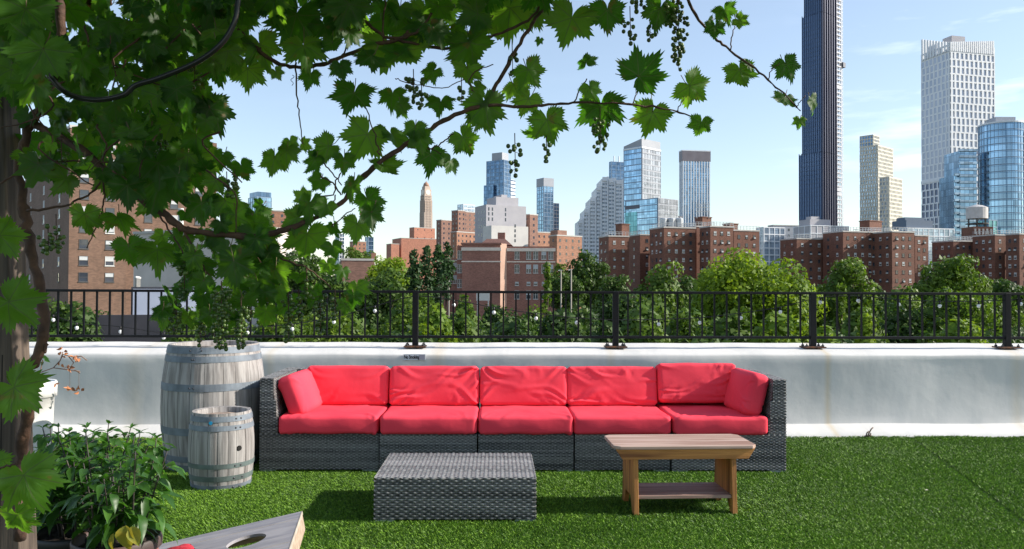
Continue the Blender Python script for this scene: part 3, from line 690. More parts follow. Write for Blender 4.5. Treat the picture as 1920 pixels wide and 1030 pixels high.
# leaf mesh arrays ------------------------------------------------
def grape_outline(n, g):
    knots = [(0, 1.14), (11, .92), (23, .78), (30, .69), (38, .79), (54, 1.03), (66, .83), (80, .68), (90, .74), (106, .90), (121, .73), (142, .64), (160, .50), (172, .24), (180, .06)]
    ka = np.array([k[0] for k in knots]); kr = np.array([k[1] for k in knots])
    n2 = n // 2; base = np.linspace(-180, 180, n2, endpoint=False) + g.normal(0, 1.0, n2)
    a = np.empty(n); a[0::2] = base; a[1::2] = base + 360 / n2 * g.uniform(.55, .72)
    asym = g.uniform(-6, 6)
    r = np.interp(np.abs(a + asym * np.sin(np.radians(a))), ka, kr)
    r *= 1 + g.normal(0, .035) * np.sin(np.radians(a) * 2 + g.random() * 6)
    tooth = np.zeros(n); tooth[1::2] = g.uniform(.7, 1.25, n2)
    r *= 1 + (.20 * tooth - .08) * (np.abs(a) < 165)
    return np.radians(a), r
class Leaves:
    def __init__(s): s.V = []; s.F = []; s.S = []; s.U = []; s.off = 0
    def grape(s, pos, size, tip, nrm, g, res=1, shade=None, curl=None, fold=None):
        """pos = petiole point; size = length of midrib"""
        n = 84 if res else 36
        a, r = grape_outline(n, g); rings = [.0, .3, .6, .85, 1.0] if res else [0, .6, 1.0]
        x = [0]; y = [0]
        X = np.concatenate([[0]] + [np.sin(a) * r * q for q in rings[1:]]); Y = np.concatenate([[0]] + [np.cos(a) * r * q for q in rings[1:]])
        c = g.uniform(.05, .5) if curl is None else curl; fo = g.uniform(-.1, .55) if fold is None else fold
        Z = -c * (X**2 + .7 * np.maximum(Y, 0)**2) + fo * np.abs(X) * .8 + .075 * np.sin(X * 7 + g.random() * 6) * np.sin(Y * 6 + g.random() * 6) + .02 * np.sin(np.arctan2(X, Y) * 9) * np.hypot(X, Y)
        Z += g.uniform(-.25, .1) * np.maximum(Y - .3, 0)**2 * 2
        t = Vector(tip).normalized(); nn = Vector(nrm); nn = (nn - t * nn.dot(t)).normalized(); b = t.cross(nn)
        M_ = np.array([list(b), list(t), list(nn)])
        V = np.stack([X, Y, Z], 1) * size @ M_ + np.array(pos)
        F = []
        k = np.arange(n); k2 = (k + 1) % n
        F.append(np.stack([np.zeros(n, int), 1 + k, 1 + k2, 1 + k2], 1))
        for j in range(len(rings) - 2): o = 1 + j * n; F.append(np.stack([o + k, o + n + k, o + n + k2, o + k2], 1))
        F = np.concatenate(F) + s.off
        s.V.append(V); s.F.append(F); s.S.append(np.full(len(V), g.random() ** 1.5 if shade is None else shade)); s.U.append(np.stack([X, Y], 1)); s.off += len(V)
    def oval(s, pos, size, tip, nrm, g, wid=.5, shade=None):
        n = 9; ts = np.linspace(0, 1, n); wv = wid * np.sin(np.pi * ts ** .8) * (1 - .25 * ts); wv[-1] = 0.002
        X = np.concatenate([[-q, 0, q] for q in wv / 2]); Y = np.repeat(ts, 3)
        dr = g.uniform(.15, .6); Z = np.abs(X) * .45 - dr * Y**2 + .02 * np.sin(Y * 14 + g.random() * 6)
        t = Vector(tip).normalized(); nn = Vector(nrm); nn = (nn - t * nn.dot(t)).normalized(); b = t.cross(nn)
        V = np.stack([X, Y, Z], 1) * size @ np.array([list(b), list(t), list(nn)]) + np.array(pos)
        i = np.arange(n - 1)[:, None] * 3; F = np.concatenate([np.concatenate([i, i+1, i+4, i+3], 1), np.concatenate([i+1, i+2, i+5, i+4], 1)]) + s.off
        s.V.append(V); s.F.append(F); s.S.append(np.full(len(V), g.random() ** 1.5 if shade is None else shade)); s.U.append(np.stack([X, Y * 2 - 1], 1)); s.off += len(V)
    def build(s, name, m, parent):
        V = np.concatenate(s.V); F = np.concatenate(s.F); S = np.concatenate(s.S); U = np.concatenate(s.U)
        o = npmesh(name, V, F, m, parent, S, smooth=True, uv=U)
        return o
def leaf_mat(name, c1, c2, trans, veins=True):
    m = mat(name, c1, c2, attr='shade', rough=.5, trans=trans, spec=.3, bump=.2, bscale=60, bdist=.004)
    if not veins: return m
    t = m.node_tree; b = t.nodes['Principled BSDF']; uv = node(m, 'ShaderNodeUVMap', uv_map='uv'); sep = node(m, 'ShaderNodeSeparateXYZ'); t.links.new(uv.outputs[0], sep.inputs[0])
    last = None
    for ang in (0, 50, -50, 106, -106):
        s_, c_ = math.sin(R(ang)), math.cos(R(ang))
        d = node(m, 'ShaderNodeVectorMath', operation='DOT_PRODUCT'); d.inputs[1].default_value = (c_, -s_, 0); t.links.new(uv.outputs[0], d.inputs[0])
        ab = node(m, 'ShaderNodeMath', operation='ABSOLUTE'); t.links.new(d.outputs['Value'], ab.inputs[0])
        al = node(m, 'ShaderNodeVectorMath', operation='DOT_PRODUCT'); al.inputs[1].default_value = (s_, c_, 0); t.links.new(uv.outputs[0], al.inputs[0])
        # side veins: fine parallel lines leaving the main vein
        gt = node(m, 'ShaderNodeMath', operation='GREATER_THAN'); gt.inputs[1].default_value = 0; t.links.new(al.outputs['Value'], gt.inputs[0])
        ww = node(m, 'ShaderNodeMapRange'); ww.inputs[1].default_value = .006; ww.inputs[2].default_value = .024; ww.inputs[3].default_value = 1; ww.inputs[4].default_value = 0; t.links.new(ab.outputs[0], ww.inputs[0])
        mu = node(m, 'ShaderNodeMath', operation='MULTIPLY'); t.links.new(ww.outputs[0], mu.inputs[0]); t.links.new(gt.outputs[0], mu.inputs[1])
        if last is None: last = mu.outputs[0]
        else:
            mxm = node(m, 'ShaderNodeMath', operation='MAXIMUM'); t.links.new(last, mxm.inputs[0]); t.links.new(mu.outputs[0], mxm.inputs[1]); last = mxm.outputs[0]
    for nd in [n for n in t.nodes if n.type == 'BSDF_TRANSLUCENT' or n == b]:
        inp = nd.inputs['Color'] if nd.type == 'BSDF_TRANSLUCENT' else nd.inputs['Base Color']
        src = inp.links[0].from_socket; mu = node(m, 'ShaderNodeMixRGB'); mu.inputs[2].default_value = (.10, .15, .04, 1) if nd != b else (.09, .13, .04, 1)
        sp = node(m, 'ShaderNodeTexNoise'); sp.inputs['Scale'].default_value = 22; tc_ = node(m, 'ShaderNodeTexCoord'); t.links.new(tc_.outputs['Object'], sp.inputs['Vector']); sr = node(m, 'ShaderNodeMapRange'); sr.inputs[1].default_value = .66; sr.inputs[2].default_value = .72; sr.inputs[4].default_value = .6; t.links.new(sp.outputs[0], sr.inputs[0]); sm = node(m, 'ShaderNodeMixRGB'); sm.inputs[2].default_value = (.20, .12, .03, 1); t.links.new(sr.outputs[0], sm.inputs[0]); t.links.new(src, sm.inputs[1]); src = sm.outputs[0]
        f = node(m, 'ShaderNodeMath', operation='MULTIPLY'); f.inputs[1].default_value = .75; t.links.new(last, f.inputs[0])
        t.links.new(f.outputs[0], mu.inputs[0]); t.links.new(src, mu.inputs[1]); t.links.new(mu.outputs[0], inp)
    return m
M_gleaf = leaf_mat('vine_leaves', (.010, .034, .005), (.034, .092, .011), (.085, .30, .010, .44))
_mm = [n for n in M_gleaf.node_tree.nodes if n.type == 'MIX_RGB' and abs(n.inputs[1].default_value[1] - .30) < 1e-4][0]; _mm.inputs[2].default_value = (.30, .62, .03, 1)
M_cane = mat('vine_bark', (.10, .05, .03), (.045, .022, .015), scale=30, rough=.8, bump=.6, bscale=60)
M_berry = mat('green_grapes', (.032, .065, .012), (.085, .14, .025), attr='shade', rough=.35)
M_hose = mat('black_hose', (.008, .008, .010), rough=.25)

# ----------------------------------------------------------------- the vine
VY = 2.1
def vine():
    g = np.random.default_rng(21)
    base = P(35, 1000, 2.32)
    r = thing('grape_vine', 'grape vine with serrated leaves and hanging grape clusters arching in from the wooden post', 'vine', (base.x, 2.3, 0))
    O = Vector((base.x, 2.3, 0))
    r_in = empty('tmp'); bpy.data.objects.remove(r_in)
    def path(pts, r0, r1, Y=VY, wob=.004, k=5):
        q = smooth_path([P(p[0], p[1], p[2] if len(p) > 2 else Y) for p in pts], k); n = len(q)
        q = [v + Vector(g.normal(0, wob * .35, 3)) for v in q]
        return [v - O for v in q], [r0 + (r1 - r0) * i / (n - 1) * 1.0 + r0 * .10 * g.standard_normal() * (r0 > .004) for i in range(n)]
    m = MB()
    def tb(mm, pts, a, b, **kw):
        q, rd = path(pts, a, b, **kw); mm.tube(q, [max(.0008, x) for x in rd], 8 if a > .004 else 6)
    tb(m, [(35, 1010, 2.3), (38, 860, 2.3), (52, 770, 2.25), (50, 700, 2.2), (76, 655, 2.2), (82, 590, 2.2), (66, 500, 2.2), (52, 430, 2.2), (42, 370, 2.2), (38, 300, 2.2), (60, 230, 2.2), (100, 150, 2.15), (115, 60, 2.1), (100, -60, 2.1)], .017, .011, wob=.008)
    tb(m, [(76, 655, 2.2), (88, 645, 2.2), (84, 662, 2.2)], .007, .004)
    m.build('trunk', M_cane, r, smooth=True)
    c = MB()
    canes = [
        ([(60, 230, 2.2), (150, 280, 2.15), (230, 350, 2.1), (300, 398), (340, 427), (355, 432), (420, 440), (480, 446), (535, 430), (580, 415), (640, 380), (665, 350), (700, 315), (760, 272), (800, 245), (840, 222), (905, 196)], .010, .0062),
        ([(905, 196), (980, 200), (1040, 196), (1100, 192), (1180, 196), (1250, 206), (1300, 218)], .0045, .0018),
        ([(905, 196), (930, 160), (958, 110), (985, 65), (1005, 35), (1030, -5), (1045, -40)], .0055, .0045),
        ([(240, 60), (330, 80), (430, 50), (480, 92), (520, 118), (560, 126), (600, 122), (640, 108), (700, 85), (745, 75), (765, 60)], .006, .005),
        ([(600, -20), (650, 0), (690, 45), (730, 72), (780, 62), (810, 25)], .005, .004),
        ([(745, 75), (830, 92), (880, 80), (940, 62), (1000, 30), (1020, -20)], .0045, .0035),
        ([(1285, -10), (1310, 38), (1340, 70), (1365, 92), (1400, 118), (1440, 150), (1475, 182), (1500, 208)], .0042, .0016),
        ([(405, -5), (415, 15), (418, 40), (450, 75), (490, 92)], .005, .004),
        ([(0, 345, 2.1), (35, 325), (80, 305), (150, 303), (200, 305), (240, 308)], .003, .002),
        ([(50, 395), (90, 392), (130, 382), (170, 362), (192, 335), (195, 310)], .0035, .002),
        ([(190, 320), (195, 360), (192, 390), (178, 430), (163, 465)], .003, .0015),
        ([(345, 428), (355, 455), (370, 480), (395, 520)], .004, .0025), ([(290, 390), (305, 415), (330, 450), (345, 480)], .003, .002),
        ([(555, 118), (556, 180), (562, 225), (568, 270)], .0025, .0012),
        ([(318, 178), (330, 140), (330, 90), (420, 15)], .003, .002), ([(250, 240), (310, 185), (360, 155), (420, 118), (440, 100)], .0035, .002),
        ([(480, 446), (500, 470), (540, 490), (580, 505), (620, 540)], .0035, .0015),
        ([(600, 330), (625, 345), (640, 365)], .002, .002), ([(590, 365), (625, 366), (630, 340), (640, 325)], .0018, .0018), ([(628, 366), (626, 385)], .0018, .0018),
        ([(620, 425), (650, 400), (665, 390)], .0018, .0012), ([(605, 305), (620, 320), (640, 345)], .002, .0015),
        ([(712, 290), (706, 270), (695, 230), (685, 200)], .0025, .0015), ([(765, 277), (810, 278), (835, 262), (850, 250)], .0025, .0014), ([(800, 278), (820, 285), (840, 297)], .0014, .001),
        ([(1078, 192), (1088, 165), (1100, 148)], .0018, .0015), ([(1186, 196), (1193, 178), (1199, 158)], .0018, .0015), ([(1270, 209), (1276, 195), (1285, 180)], .0016, .0013),
        ([(1368, 96), (1372, 72), (1376, 50)], .0018, .0013), ([(1440, 150), (1448, 130), (1462, 118)], .0016, .0012), ([(1492, 202), (1500, 192), (1510, 180)], .0014, .001),
        ([(905, 196), (890, 175), (880, 150), (900, 130), (925, 120)], .002, .0015), ([(862, 90), (900, 60), (925, 30)], .0025, .002),
        ([(640, 108), (660, 80), (680, 45), (690, 0)], .0022, .0018), ([(720, 78), (718, 40), (724, -5)], .0025, .0025),
        ([(740, 145), (760, 155), (790, 160), (830, 165), (870, 150)], .0014, .0012),
        ([(0, 878, 1.6), (20, 872, 1.6), (30, 868, 1.6)], .002, .002),
    ]
    for pts, a, b in canes: tb(c, pts, a, b)
    # woody runs inside the dense corner
    for k in range(16):
        x, y = g.uniform(60, 420), g.uniform(0, 330); tb(c, [(x, y, 2.0), (x + g.uniform(-60, 60), y + g.uniform(20, 70), 2.0), (x + g.uniform(-90, 90), y + g.uniform(70, 140), 2.05)], .0028, .0015)
    # canes overhead, out of the picture
    for k in range(14):
        x = g.uniform(-2.0, 2.6); c.tube([Vector((x, .4, 2.35)) - O, Vector((x + g.uniform(-.3, .3), 1.2, 2.42)) - O, Vector((x + g.uniform(-.3, .3), 2.1, 2.45)) - O, Vector((x + g.uniform(-.3, .3), 2.9, 2.55)) - O], [.006, .006, .005, .004], 6)
    # curling tendrils
    for x, y in ((548, 145), (375, 640)):
        pts = [(x + 4 * math.sin(i * 1.1) * (1 - i / 14), y - 4 + i * 2.2) for i in range(10)]; tb(c, pts, .0007, .0004, wob=0, k=3)
    c.build('canes', M_cane, r, smooth=True)

    lv = Leaves()
    def put(x, y, D, ang=265, tilt=None, Y=None, res=1, shade=None, jit=None):
        if Y is None: Y = VY + g.normal(0, .05)
        C = P(x, y, Y); size = D / FPX * Y / 1.80
        A = R(ang + g.normal(0, 4)); t = Vector((math.cos(A), 0, math.sin(A))); nrm = Vector((0, -1, 0))
        tl = tilt if tilt is not None else abs(g.normal(0, 27)); ax = g.uniform(0, 6.28)
        axis = Vector((math.cos(ax), 0, math.sin(ax))); Rm = Matrix.Rotation(R(tl), 3, axis)
        t2, n2 = Rm @ t, Rm @ nrm
        if g.random() < .3: n2 = -n2
        # petiole point sits behind the blade centre
        pos = C - t2 * size * .22 - O
        lv.grape(pos, size, t2, n2, g, res, shade)
        # petiole
        if res and g.random() < .6:
            e = pos + (Vector((-t2.x, .15, -t2.z)) + Vector((g.uniform(-.5, .5), .1, .5 + g.random() * .4))).normalized() * size * g.uniform(.5, .9)
            pet.tube([pos + Vector((0, .001, 0)), pos * .5 + e * .5 + Vector((0, .004, -.004)), e], .0011, 5)
    pet = MB()
    exact = [ # right edge, against the sky
        (1068, 45, 98, 250), (1139, 29, 76, 272), (1235, 26, 72, 258), (1360, 24, 50, 285), (1389, 40, 36, 330), (1340, 55, 44, 262), (1330, 42, 26, 200), (995, 138, 66, 305), (1011, 77, 18, 250), (1099, 113, 42, 95),
        (1206, 134, 96, 42), (1300, 167, 76, 318), (1125, 211, 100, 268), (1108, 170, 46, 290), (1028, 234, 78, 285), (1005, 255, 50, 240), (1221, 220, 80, 262), (1313, 236, 50, 268), (1389, 138, 66, 278), (1405, 118, 36, 60),
        (1477, 126, 58, 292), (1470, 188, 52, 250), (1524, 195, 48, 300), (1499, 229, 28, 255), (988, 192, 60, 240), (965, 163, 60, 290),
        # top middle
        (650, 19, 95, 250), (748, 21, 62, 275), (655, 66, 58, 265), (820, 20, 66, 260), (725, 98, 108, 265), (765, 100, 104, 300), (690, 110, 70, 230), (888, 30, 76, 200), (883, 90, 104, 290), (876, 135, 66, 270), (955, 28, 100, 265), (930, 50, 60, 280),
        (660, 182, 88, 262), (735, 182, 60, 268), (753, 202, 46, 300), (825, 196, 62, 262), (808, 138, 50, 220), (911, 207, 92, 282), (895, 224, 60, 262), (897, 168, 40, 320), (641, 130, 44, 280), (795, 60, 80, 255), (850, 70, 70, 290), (610, 55, 60, 280),
        # main branch
        (537, 288, 52, 262), (572, 272, 34, 330), (513, 303, 60, 262), (545, 270, 36, 290), (610, 278, 62, 205), (588, 305, 50, 240), (683, 262, 92, 245), (738, 258, 70, 290), (645, 305, 48, 270), (724, 314, 66, 305), (788, 264, 54, 280), (807, 297, 64, 282), (777, 245, 50, 270),
        (843, 308, 46, 250), (872, 264, 66, 310), (597, 342, 44, 235), (660, 350, 60, 262), (692, 380, 66, 300), (696, 405, 54, 270), (669, 428, 62, 255), (566, 368, 38, 150), (580, 390, 70, 262), (575, 450, 92, 258), (628, 430, 40, 275), (625, 468, 44, 290), (552, 412, 60, 200), (610, 390, 44, 250),
        # left of the gap
        (319, 68, 124, 300), (400, 90, 76, 290), (455, 33, 64, 250), (492, 6, 60, 270), (552, 42, 110, 250), (490, 93, 84, 280), (464, 138, 70, 270), (440, 120, 50, 240), (571, 93, 92, 280), (580, 146, 46, 262), (519, 138, 30, 300), (404, 128, 76, 285), (404, 20, 44, 250), (398, 212, 88, 300), (624, 58, 44, 270), (636, 130, 46, 280), (620, 85, 50, 250),
        (415, 298, 46, 250), (402, 345, 50, 250), (455, 318, 52, 282), (352, 300, 80, 262), (300, 345, 128, 250), (378, 390, 74, 272), (425, 385, 70, 290), (225, 412, 76, 268), (160, 410, 72, 265), (198, 340, 66, 270), (120, 340, 66, 230), (242, 470, 70, 275), (295, 475, 82, 285), (365, 498, 88, 265), (440, 500, 84, 280),
        (484, 500, 48, 290), (500, 462, 48, 250), (490, 436, 66, 220), (672, 545, 50, 285), (662, 560, 40, 265), (648, 575, 36, 262), (497, 590, 54, 262), (541, 575, 60, 272), (587, 552, 52, 270), (392, 595, 44, 262), (448, 593, 40, 280), (520, 545, 48, 255), (470, 545, 50, 300), (320, 560, 60, 260), (345, 545, 50, 290), (310, 595, 50, 262),
        (560, 520, 44, 260), (420, 560, 46, 290), (380, 560, 52, 250), (640, 510, 36, 250), (615, 500, 40, 290), (460, 460, 54, 270), (400, 450, 56, 265), (340, 450, 50, 250), (440, 410, 60, 280), (485, 385, 30, 200),
        (530, 500, 40, 300), (455, 560, 40, 260), (355, 600, 46, 270), (500, 540, 44, 230)]
    for e in exact: put(*e)
    # foreground leaves beside the post
    for x, y, D, a, Yd in ((28, 575, 112, 315, 1.62), (35, 735, 118, 330, 1.6), (48, 905, 124, 300, 1.6), (35, 975, 80, 280, 1.75), (8, 450, 90, 300, 1.65), (-20, 880, 80, 270, 1.65), (75, 105, 118, 250, 1.7), (60, 165, 90, 230, 1.72), (20, 330 - 190, 80, 260, 1.8), (45, 30, 120, 270, 1.7), (10, 60, 100, 280, 1.9)):
        put(x, y, D, a, 15, Yd, shade=g.uniform(.6, 1))
    # dense corner
    for k in range(400):
        x = g.uniform(-60, 440); y = g.uniform(-40, 330) if x < 390 else g.uniform(-40, 120)
        if x > 250 and y > 260 and g.random() < .5: continue
        if x < 50 and y > 190: continue
        if y > 250 and x < 240 and g.random() < .55: continue
        put(x, y, g.uniform(34, 82), g.uniform(215, 325), abs(g.normal(0, 42)), g.uniform(1.85, 2.6), res=1 if k % 2 else 0)
    for k in range(42):
        x = g.uniform(430, 1010); put(x, g.uniform(-40, 62 - (x > 820) * 25), g.uniform(50, 95), g.uniform(230, 310), abs(g.normal(0, 30)), g.uniform(1.95, 2.5))
    for k in range(30): put(g.uniform(205, 400), g.uniform(215, 400), g.uniform(40, 80), g.uniform(225, 315), abs(g.normal(0, 30)), g.uniform(1.95, 2.5))
    for k in range(46):
        put(g.uniform(290, 520), g.uniform(385, 600), g.uniform(34, 66), g.uniform(230, 310), abs(g.normal(0, 35)), g.uniform(2.0, 2.35))
    # unseen canopy leaves added above the frame to block sun and sky
    for k in range(1500):
        Yq = g.uniform(.5, 3.2); z = max(1.3 + Yq * .372 + .13, 2.28) + abs(g.normal(0, .10)); x = g.uniform(-2.6, 1.55)
        pos = Vector((x, Yq, z)) - O; A = g.uniform(0, 6.28)
        t = Vector((math.cos(A), math.sin(A), -.5)).normalized(); nn = Vector((g.normal(0, .35), g.normal(0, .35), 1))
        lv.grape(pos, g.uniform(.06, .10), t, nn, g, 0)
    lv.build('foliage', M_gleaf, r)
    o = pet.build('petioles', mat('petiole', (.12, .12, .04), (.14, .06, .04), scale=9, rough=.6), r, smooth=True); o['kind'] = 'stuff'

    # grape clusters ------------------------------------------------
    bm = bmesh.new(); bmesh.ops.create_icosphere(bm, subdivisions=2, radius=1); bv = np.array([v.co[:] for v in bm.verts]); bf = np.array([[v.index for v in f.verts] for f in bm.faces]); bm.free()
    def cluster(x, y0, y1, wpx, n, Y=VY, big=1.0, name='grape_cluster'):
        V = []; F = []; S = []; off = 0; H = y1 - y0; pts = []
        stem = MB(); stem.tube([P(x, y0 - 18, Y + .01) - O, P(x + 1, y0 + H * .5, Y) - O, P(x, y1 - 3, Y) - O], [.0014, .0011, .0006], 5)
        tries = 0
        while len(pts) < n and tries < 4000:
            tries += 1; t = g.random(); ww = wpx / 2 * (1 - .65 * t) ** .7; a = g.uniform(0, 6.28); rr = ww * math.sqrt(g.random())
            px_, py_ = x + rr * math.cos(a), y0 + t * H; dz = rr * math.sin(a) / FPX * Y; p = P(px_, py_, Y + dz)
            rb_ = g.uniform(.0046, .0066) * big
            if any((p - q).length < (rb_ + r2) * .86 for q, r2 in pts): continue
            pts.append((p, rb_))
            V.append(bv * rb_ * np.array([1, 1, 1.08]) + np.array(p - O)); F.append(bf + off); off += len(bv); S.append(np.full(len(bv), g.random()))
            if g.random() < .5: stem.tube([P(x, max(y0, py_ - 5), Y) - O, p - O], .0006, 4)
        o = npmesh(name, np.concatenate(V), np.concatenate(F), M_berry, r, np.concatenate(S), smooth=True)
        stem.build('stem', M_cane, o, smooth=True)
    for a in ((1272, 15, 132, 42, 62), (1262, 0, 40, 50, 22), (1125, 222, 285, 44, 24), (1181, 30, 82, 34, 12), (1218, 48, 76, 36, 9), (1195, 0, 24, 40, 8), (965, 268, 335, 36, 19), (1024, 272, 306, 26, 8), (775, 148, 198, 40, 24), (790, 170, 208, 26, 8), (865, 165, 200, 16, 5), (960, 95, 150, 24, 8),
              (845, 10, 20, 14, 4), (364, 118, 170, 30, 12), (358, 185, 240, 44, 22), (415, 545, 658, 46, 80, 1.95, .85), (452, 575, 654, 34, 42, 1.95, .85), (400, 560, 640, 30, 20), (330, 560, 625, 34, 26), (345, 500, 560, 30, 18), (375, 600, 648, 26, 12), (470, 540, 600, 30, 20), (540, 555, 640, 30, 30), (560, 560, 600, 24, 12), (600, 555, 628, 26, 22), (628, 560, 600, 20, 10), (500, 520, 560, 30, 14),
              (105, 420, 472, 46, 22), (90, 445, 475, 40, 12), (440, 335, 370, 22, 7), (425, 340, 370, 20, 6), (300, 250, 310, 40, 22), (115, 280, 320, 40, 12), (575, 520, 560, 26, 10), (1250, 10, 50, 24, 10)):
        cluster(*a)
vine()
# black irrigation hose
pts = [P(x, y, 1.78) for x, y in ((458, -45), (448, -8), (440, 40), (415, 82), (370, 116), (300, 146), (255, 160), (232, 178), (190, 187), (150, 184), (118, 170), (90, 140))]
m = MB(); m.tube(smooth_path(pts, 6), .0062, 12); tag(m.build('hose', M_hose, smooth=True), 'black plastic hose curving through the vine leaves at the top', 'hose')
# wicker lamp shade above the corner: brownish lattice
def basket():
    c = P(140, -5, 2.5); r = thing('hanging_basket', 'brown woven hanging basket half hidden in the vine leaves', 'basket', tuple(c))
    m = MB(); 
    for k in range(16):
        a = k / 16 * 6.283; m.tube([(math.cos(a) * .05, math.sin(a) * .05, -.055), (math.cos(a) * .09, math.sin(a) * .09, -.02), (math.cos(a) * .115, math.sin(a) * .115, .05)], .004, 5)
    for z, q in ((-.055, .05), (-.04, .07), (-.02, .09), (0, .10), (.02, .107), (.05, .115)):
        m.tube([(math.cos(a) * q, math.sin(a) * q, z) for a in np.linspace(0, 6.283, 25)], .005, 5, caps=False)
    m.build('weave', mat('brown_wicker', (.22, .09, .03), (.10, .04, .015), scale=30, rough=.7), r, smooth=True)
    m = MB(); m.lathe([(.02, -.052), (.045, -.05), (.085, -.018), (.11, .045)], 20, caps=False); m.build('liner', mat('coir', (.09, .045, .02), (.05, .03, .015), scale=20, rough=.9), r, smooth=True)
basket()

# ---------------------------------------------------------------- pots with plants
M_pleaf = mat('plant_leaves', (.026, .080, .012), (.065, .16, .022), attr='shade', rough=.42, trans=(.08, .24, .015, .3), spec=.45)
M_stem = mat('plant_stems', (.03, .025, .03), (.06, .05, .035), scale=20, rough=.6)
M_soil = mat('potting_soil', (.02, .013, .009), (.05, .035, .025), scale=40, rough=1, bump=1, bscale=60)
def pot(name, label, cx, cy, rr, H, rim, mats, stems, seed, cat='potted plant', spread=.12, hh=(.30, .42), nleaf=16):
    g = np.random.default_rng(seed); r = thing(name, label, cat, (cx, cy, .002))
    m = MB(); m.lathe([(rr * .74, 0), (rr * .80, H * .3), (rr * .92, H - .045), (rr * .93, H - .04)], 40, caps=False); m.lathe([(0.001, 0.001), (rr * .74, .001)], 40, caps=False)
    m.build('pot_body', mats[0], r, smooth=True)
    m = MB(); m.lathe([(rr * .93, H - .045), (rr, H - .04), (rr * 1.01, H - .006), (rr * .985, H), (rr * .93, H - .004), (rr * .90, H - .05)], 40, caps=False); m.build('rim', mats[1], r, smooth=True)
    m = MB(); m.lathe([(.001, H - .03), (rr * .45, H - .027), (rr * .91, H - .035)], 24, caps=False); m.build('soil', M_soil, r)
    lv = Leaves(); st = MB()
    for s in range(stems):
        a = g.uniform(0, 6.28); q = rr * .6 * math.sqrt(g.random()); b0 = Vector((q * math.cos(a), q * math.sin(a), H - .035)); h = g.uniform(*hh)
        lean = Vector((math.cos(a) * spread * g.random(), math.sin(a) * spread * g.random(), h)); pts = smooth_path([b0, b0 + lean * .5 + Vector(g.normal(0, .008, 3)), b0 + lean], 4)
        st.tube(pts, [.0042 - .0028 * i / len(pts) for i in range(len(pts))], 6)
        for k in range(nleaf):
            t = .30 + .70 * (k + g.random()) / nleaf; i = min(len(pts) - 1, int(t * (len(pts) - 1))); p0 = pts[i]
            A = k * 2.4 + g.random(); up = .5 - .6 * (1 - t); d = Vector((math.cos(A), math.sin(A), up)).normalized(); L_ = g.uniform(.02, .05) * (1.1 - .4 * t)
            p1 = p0 + d * L_; st.tube([p0, p1], .0012, 4)
            sz = g.uniform(.06, .125) * (1.15 - .55 * t); d2 = Vector((d.x, d.y, g.uniform(-.55, .1))).normalized()
            lv.oval(p1, sz, d2, Vector((g.normal(0, .25), g.normal(0, .25), 1)), g, g.uniform(.42, .6))
        for k in range(5):
            A = g.uniform(0, 6.28); lv.oval(pts[-1], g.uniform(.02, .045), Vector((math.cos(A), math.sin(A), .9)), Vector((0, 0, 1)) + Vector(g.normal(0, .3, 3)), g, .4)
    lv.build('leaves', M_pleaf, r); st.build('stems', M_stem, r, smooth=True)
    return r
M_terra = mat('terracotta', (.30, .09, .06), (.22, .07, .05), scale=8, rough=.75); M_rim = mat('dark_pot_rim', (.055, .045, .045), (.09, .05, .045), scale=10, rough=.6)
M_blackpot = mat('black_plastic_pot', (.014, .014, .015), (.02, .02, .02), scale=10, rough=.5)
Yp = 2.86; pot('potted_plant', 'leafy green plant in a round reddish brown pot beside the toss board', XA(226, Yp), Yp, .146, .42, .0, (M_terra, M_rim), 14, 5, hh=(.22, .40), nleaf=16, spread=.20)
Yp = 2.92; pot('potted_plant', 'bushy green plant in a black plastic pot beside the wooden post', XA(118, Yp) + .01, Yp + .1, .16, .40, .0, (M_blackpot, M_blackpot), 18, 6, hh=(.28, .42), nleaf=18, spread=.14)
Yp = 3.25; pot('potted_plant', 'green seedlings in a low black pot behind the two front pots', XA(190, Yp), Yp, .13, .36, .0, (M_blackpot, M_blackpot), 10, 8, hh=(.25, .38), nleaf=15, spread=.16)
# a yellowing leaf folded over the pot rim
lv = Leaves(); g = np.random.default_rng(4); q = P(236, 985, 2.68); lv.oval(q, .085, (.05, -.25, -1), (0, -1, -.3), g, .8); lv.oval(q + Vector((.018, 0, -.004)), .07, (.5, -.25, -1), (.2, -1, .3), g, .7); lv.oval(P(214, 1000, 2.68), .07, (-.3, -.2, -1), (-.5, -1, 0), g, .4)
o = lv.build('yellow_leaves', mat('yellow_leaf', (.36, .30, .03), (.16, .22, .03), scale=30, rough=.6, trans=(.5, .4, .03, .35)), None)
pp = bpy.data.objects['potted_plant']; o.parent = pp; o.location = -Vector(pp.location)
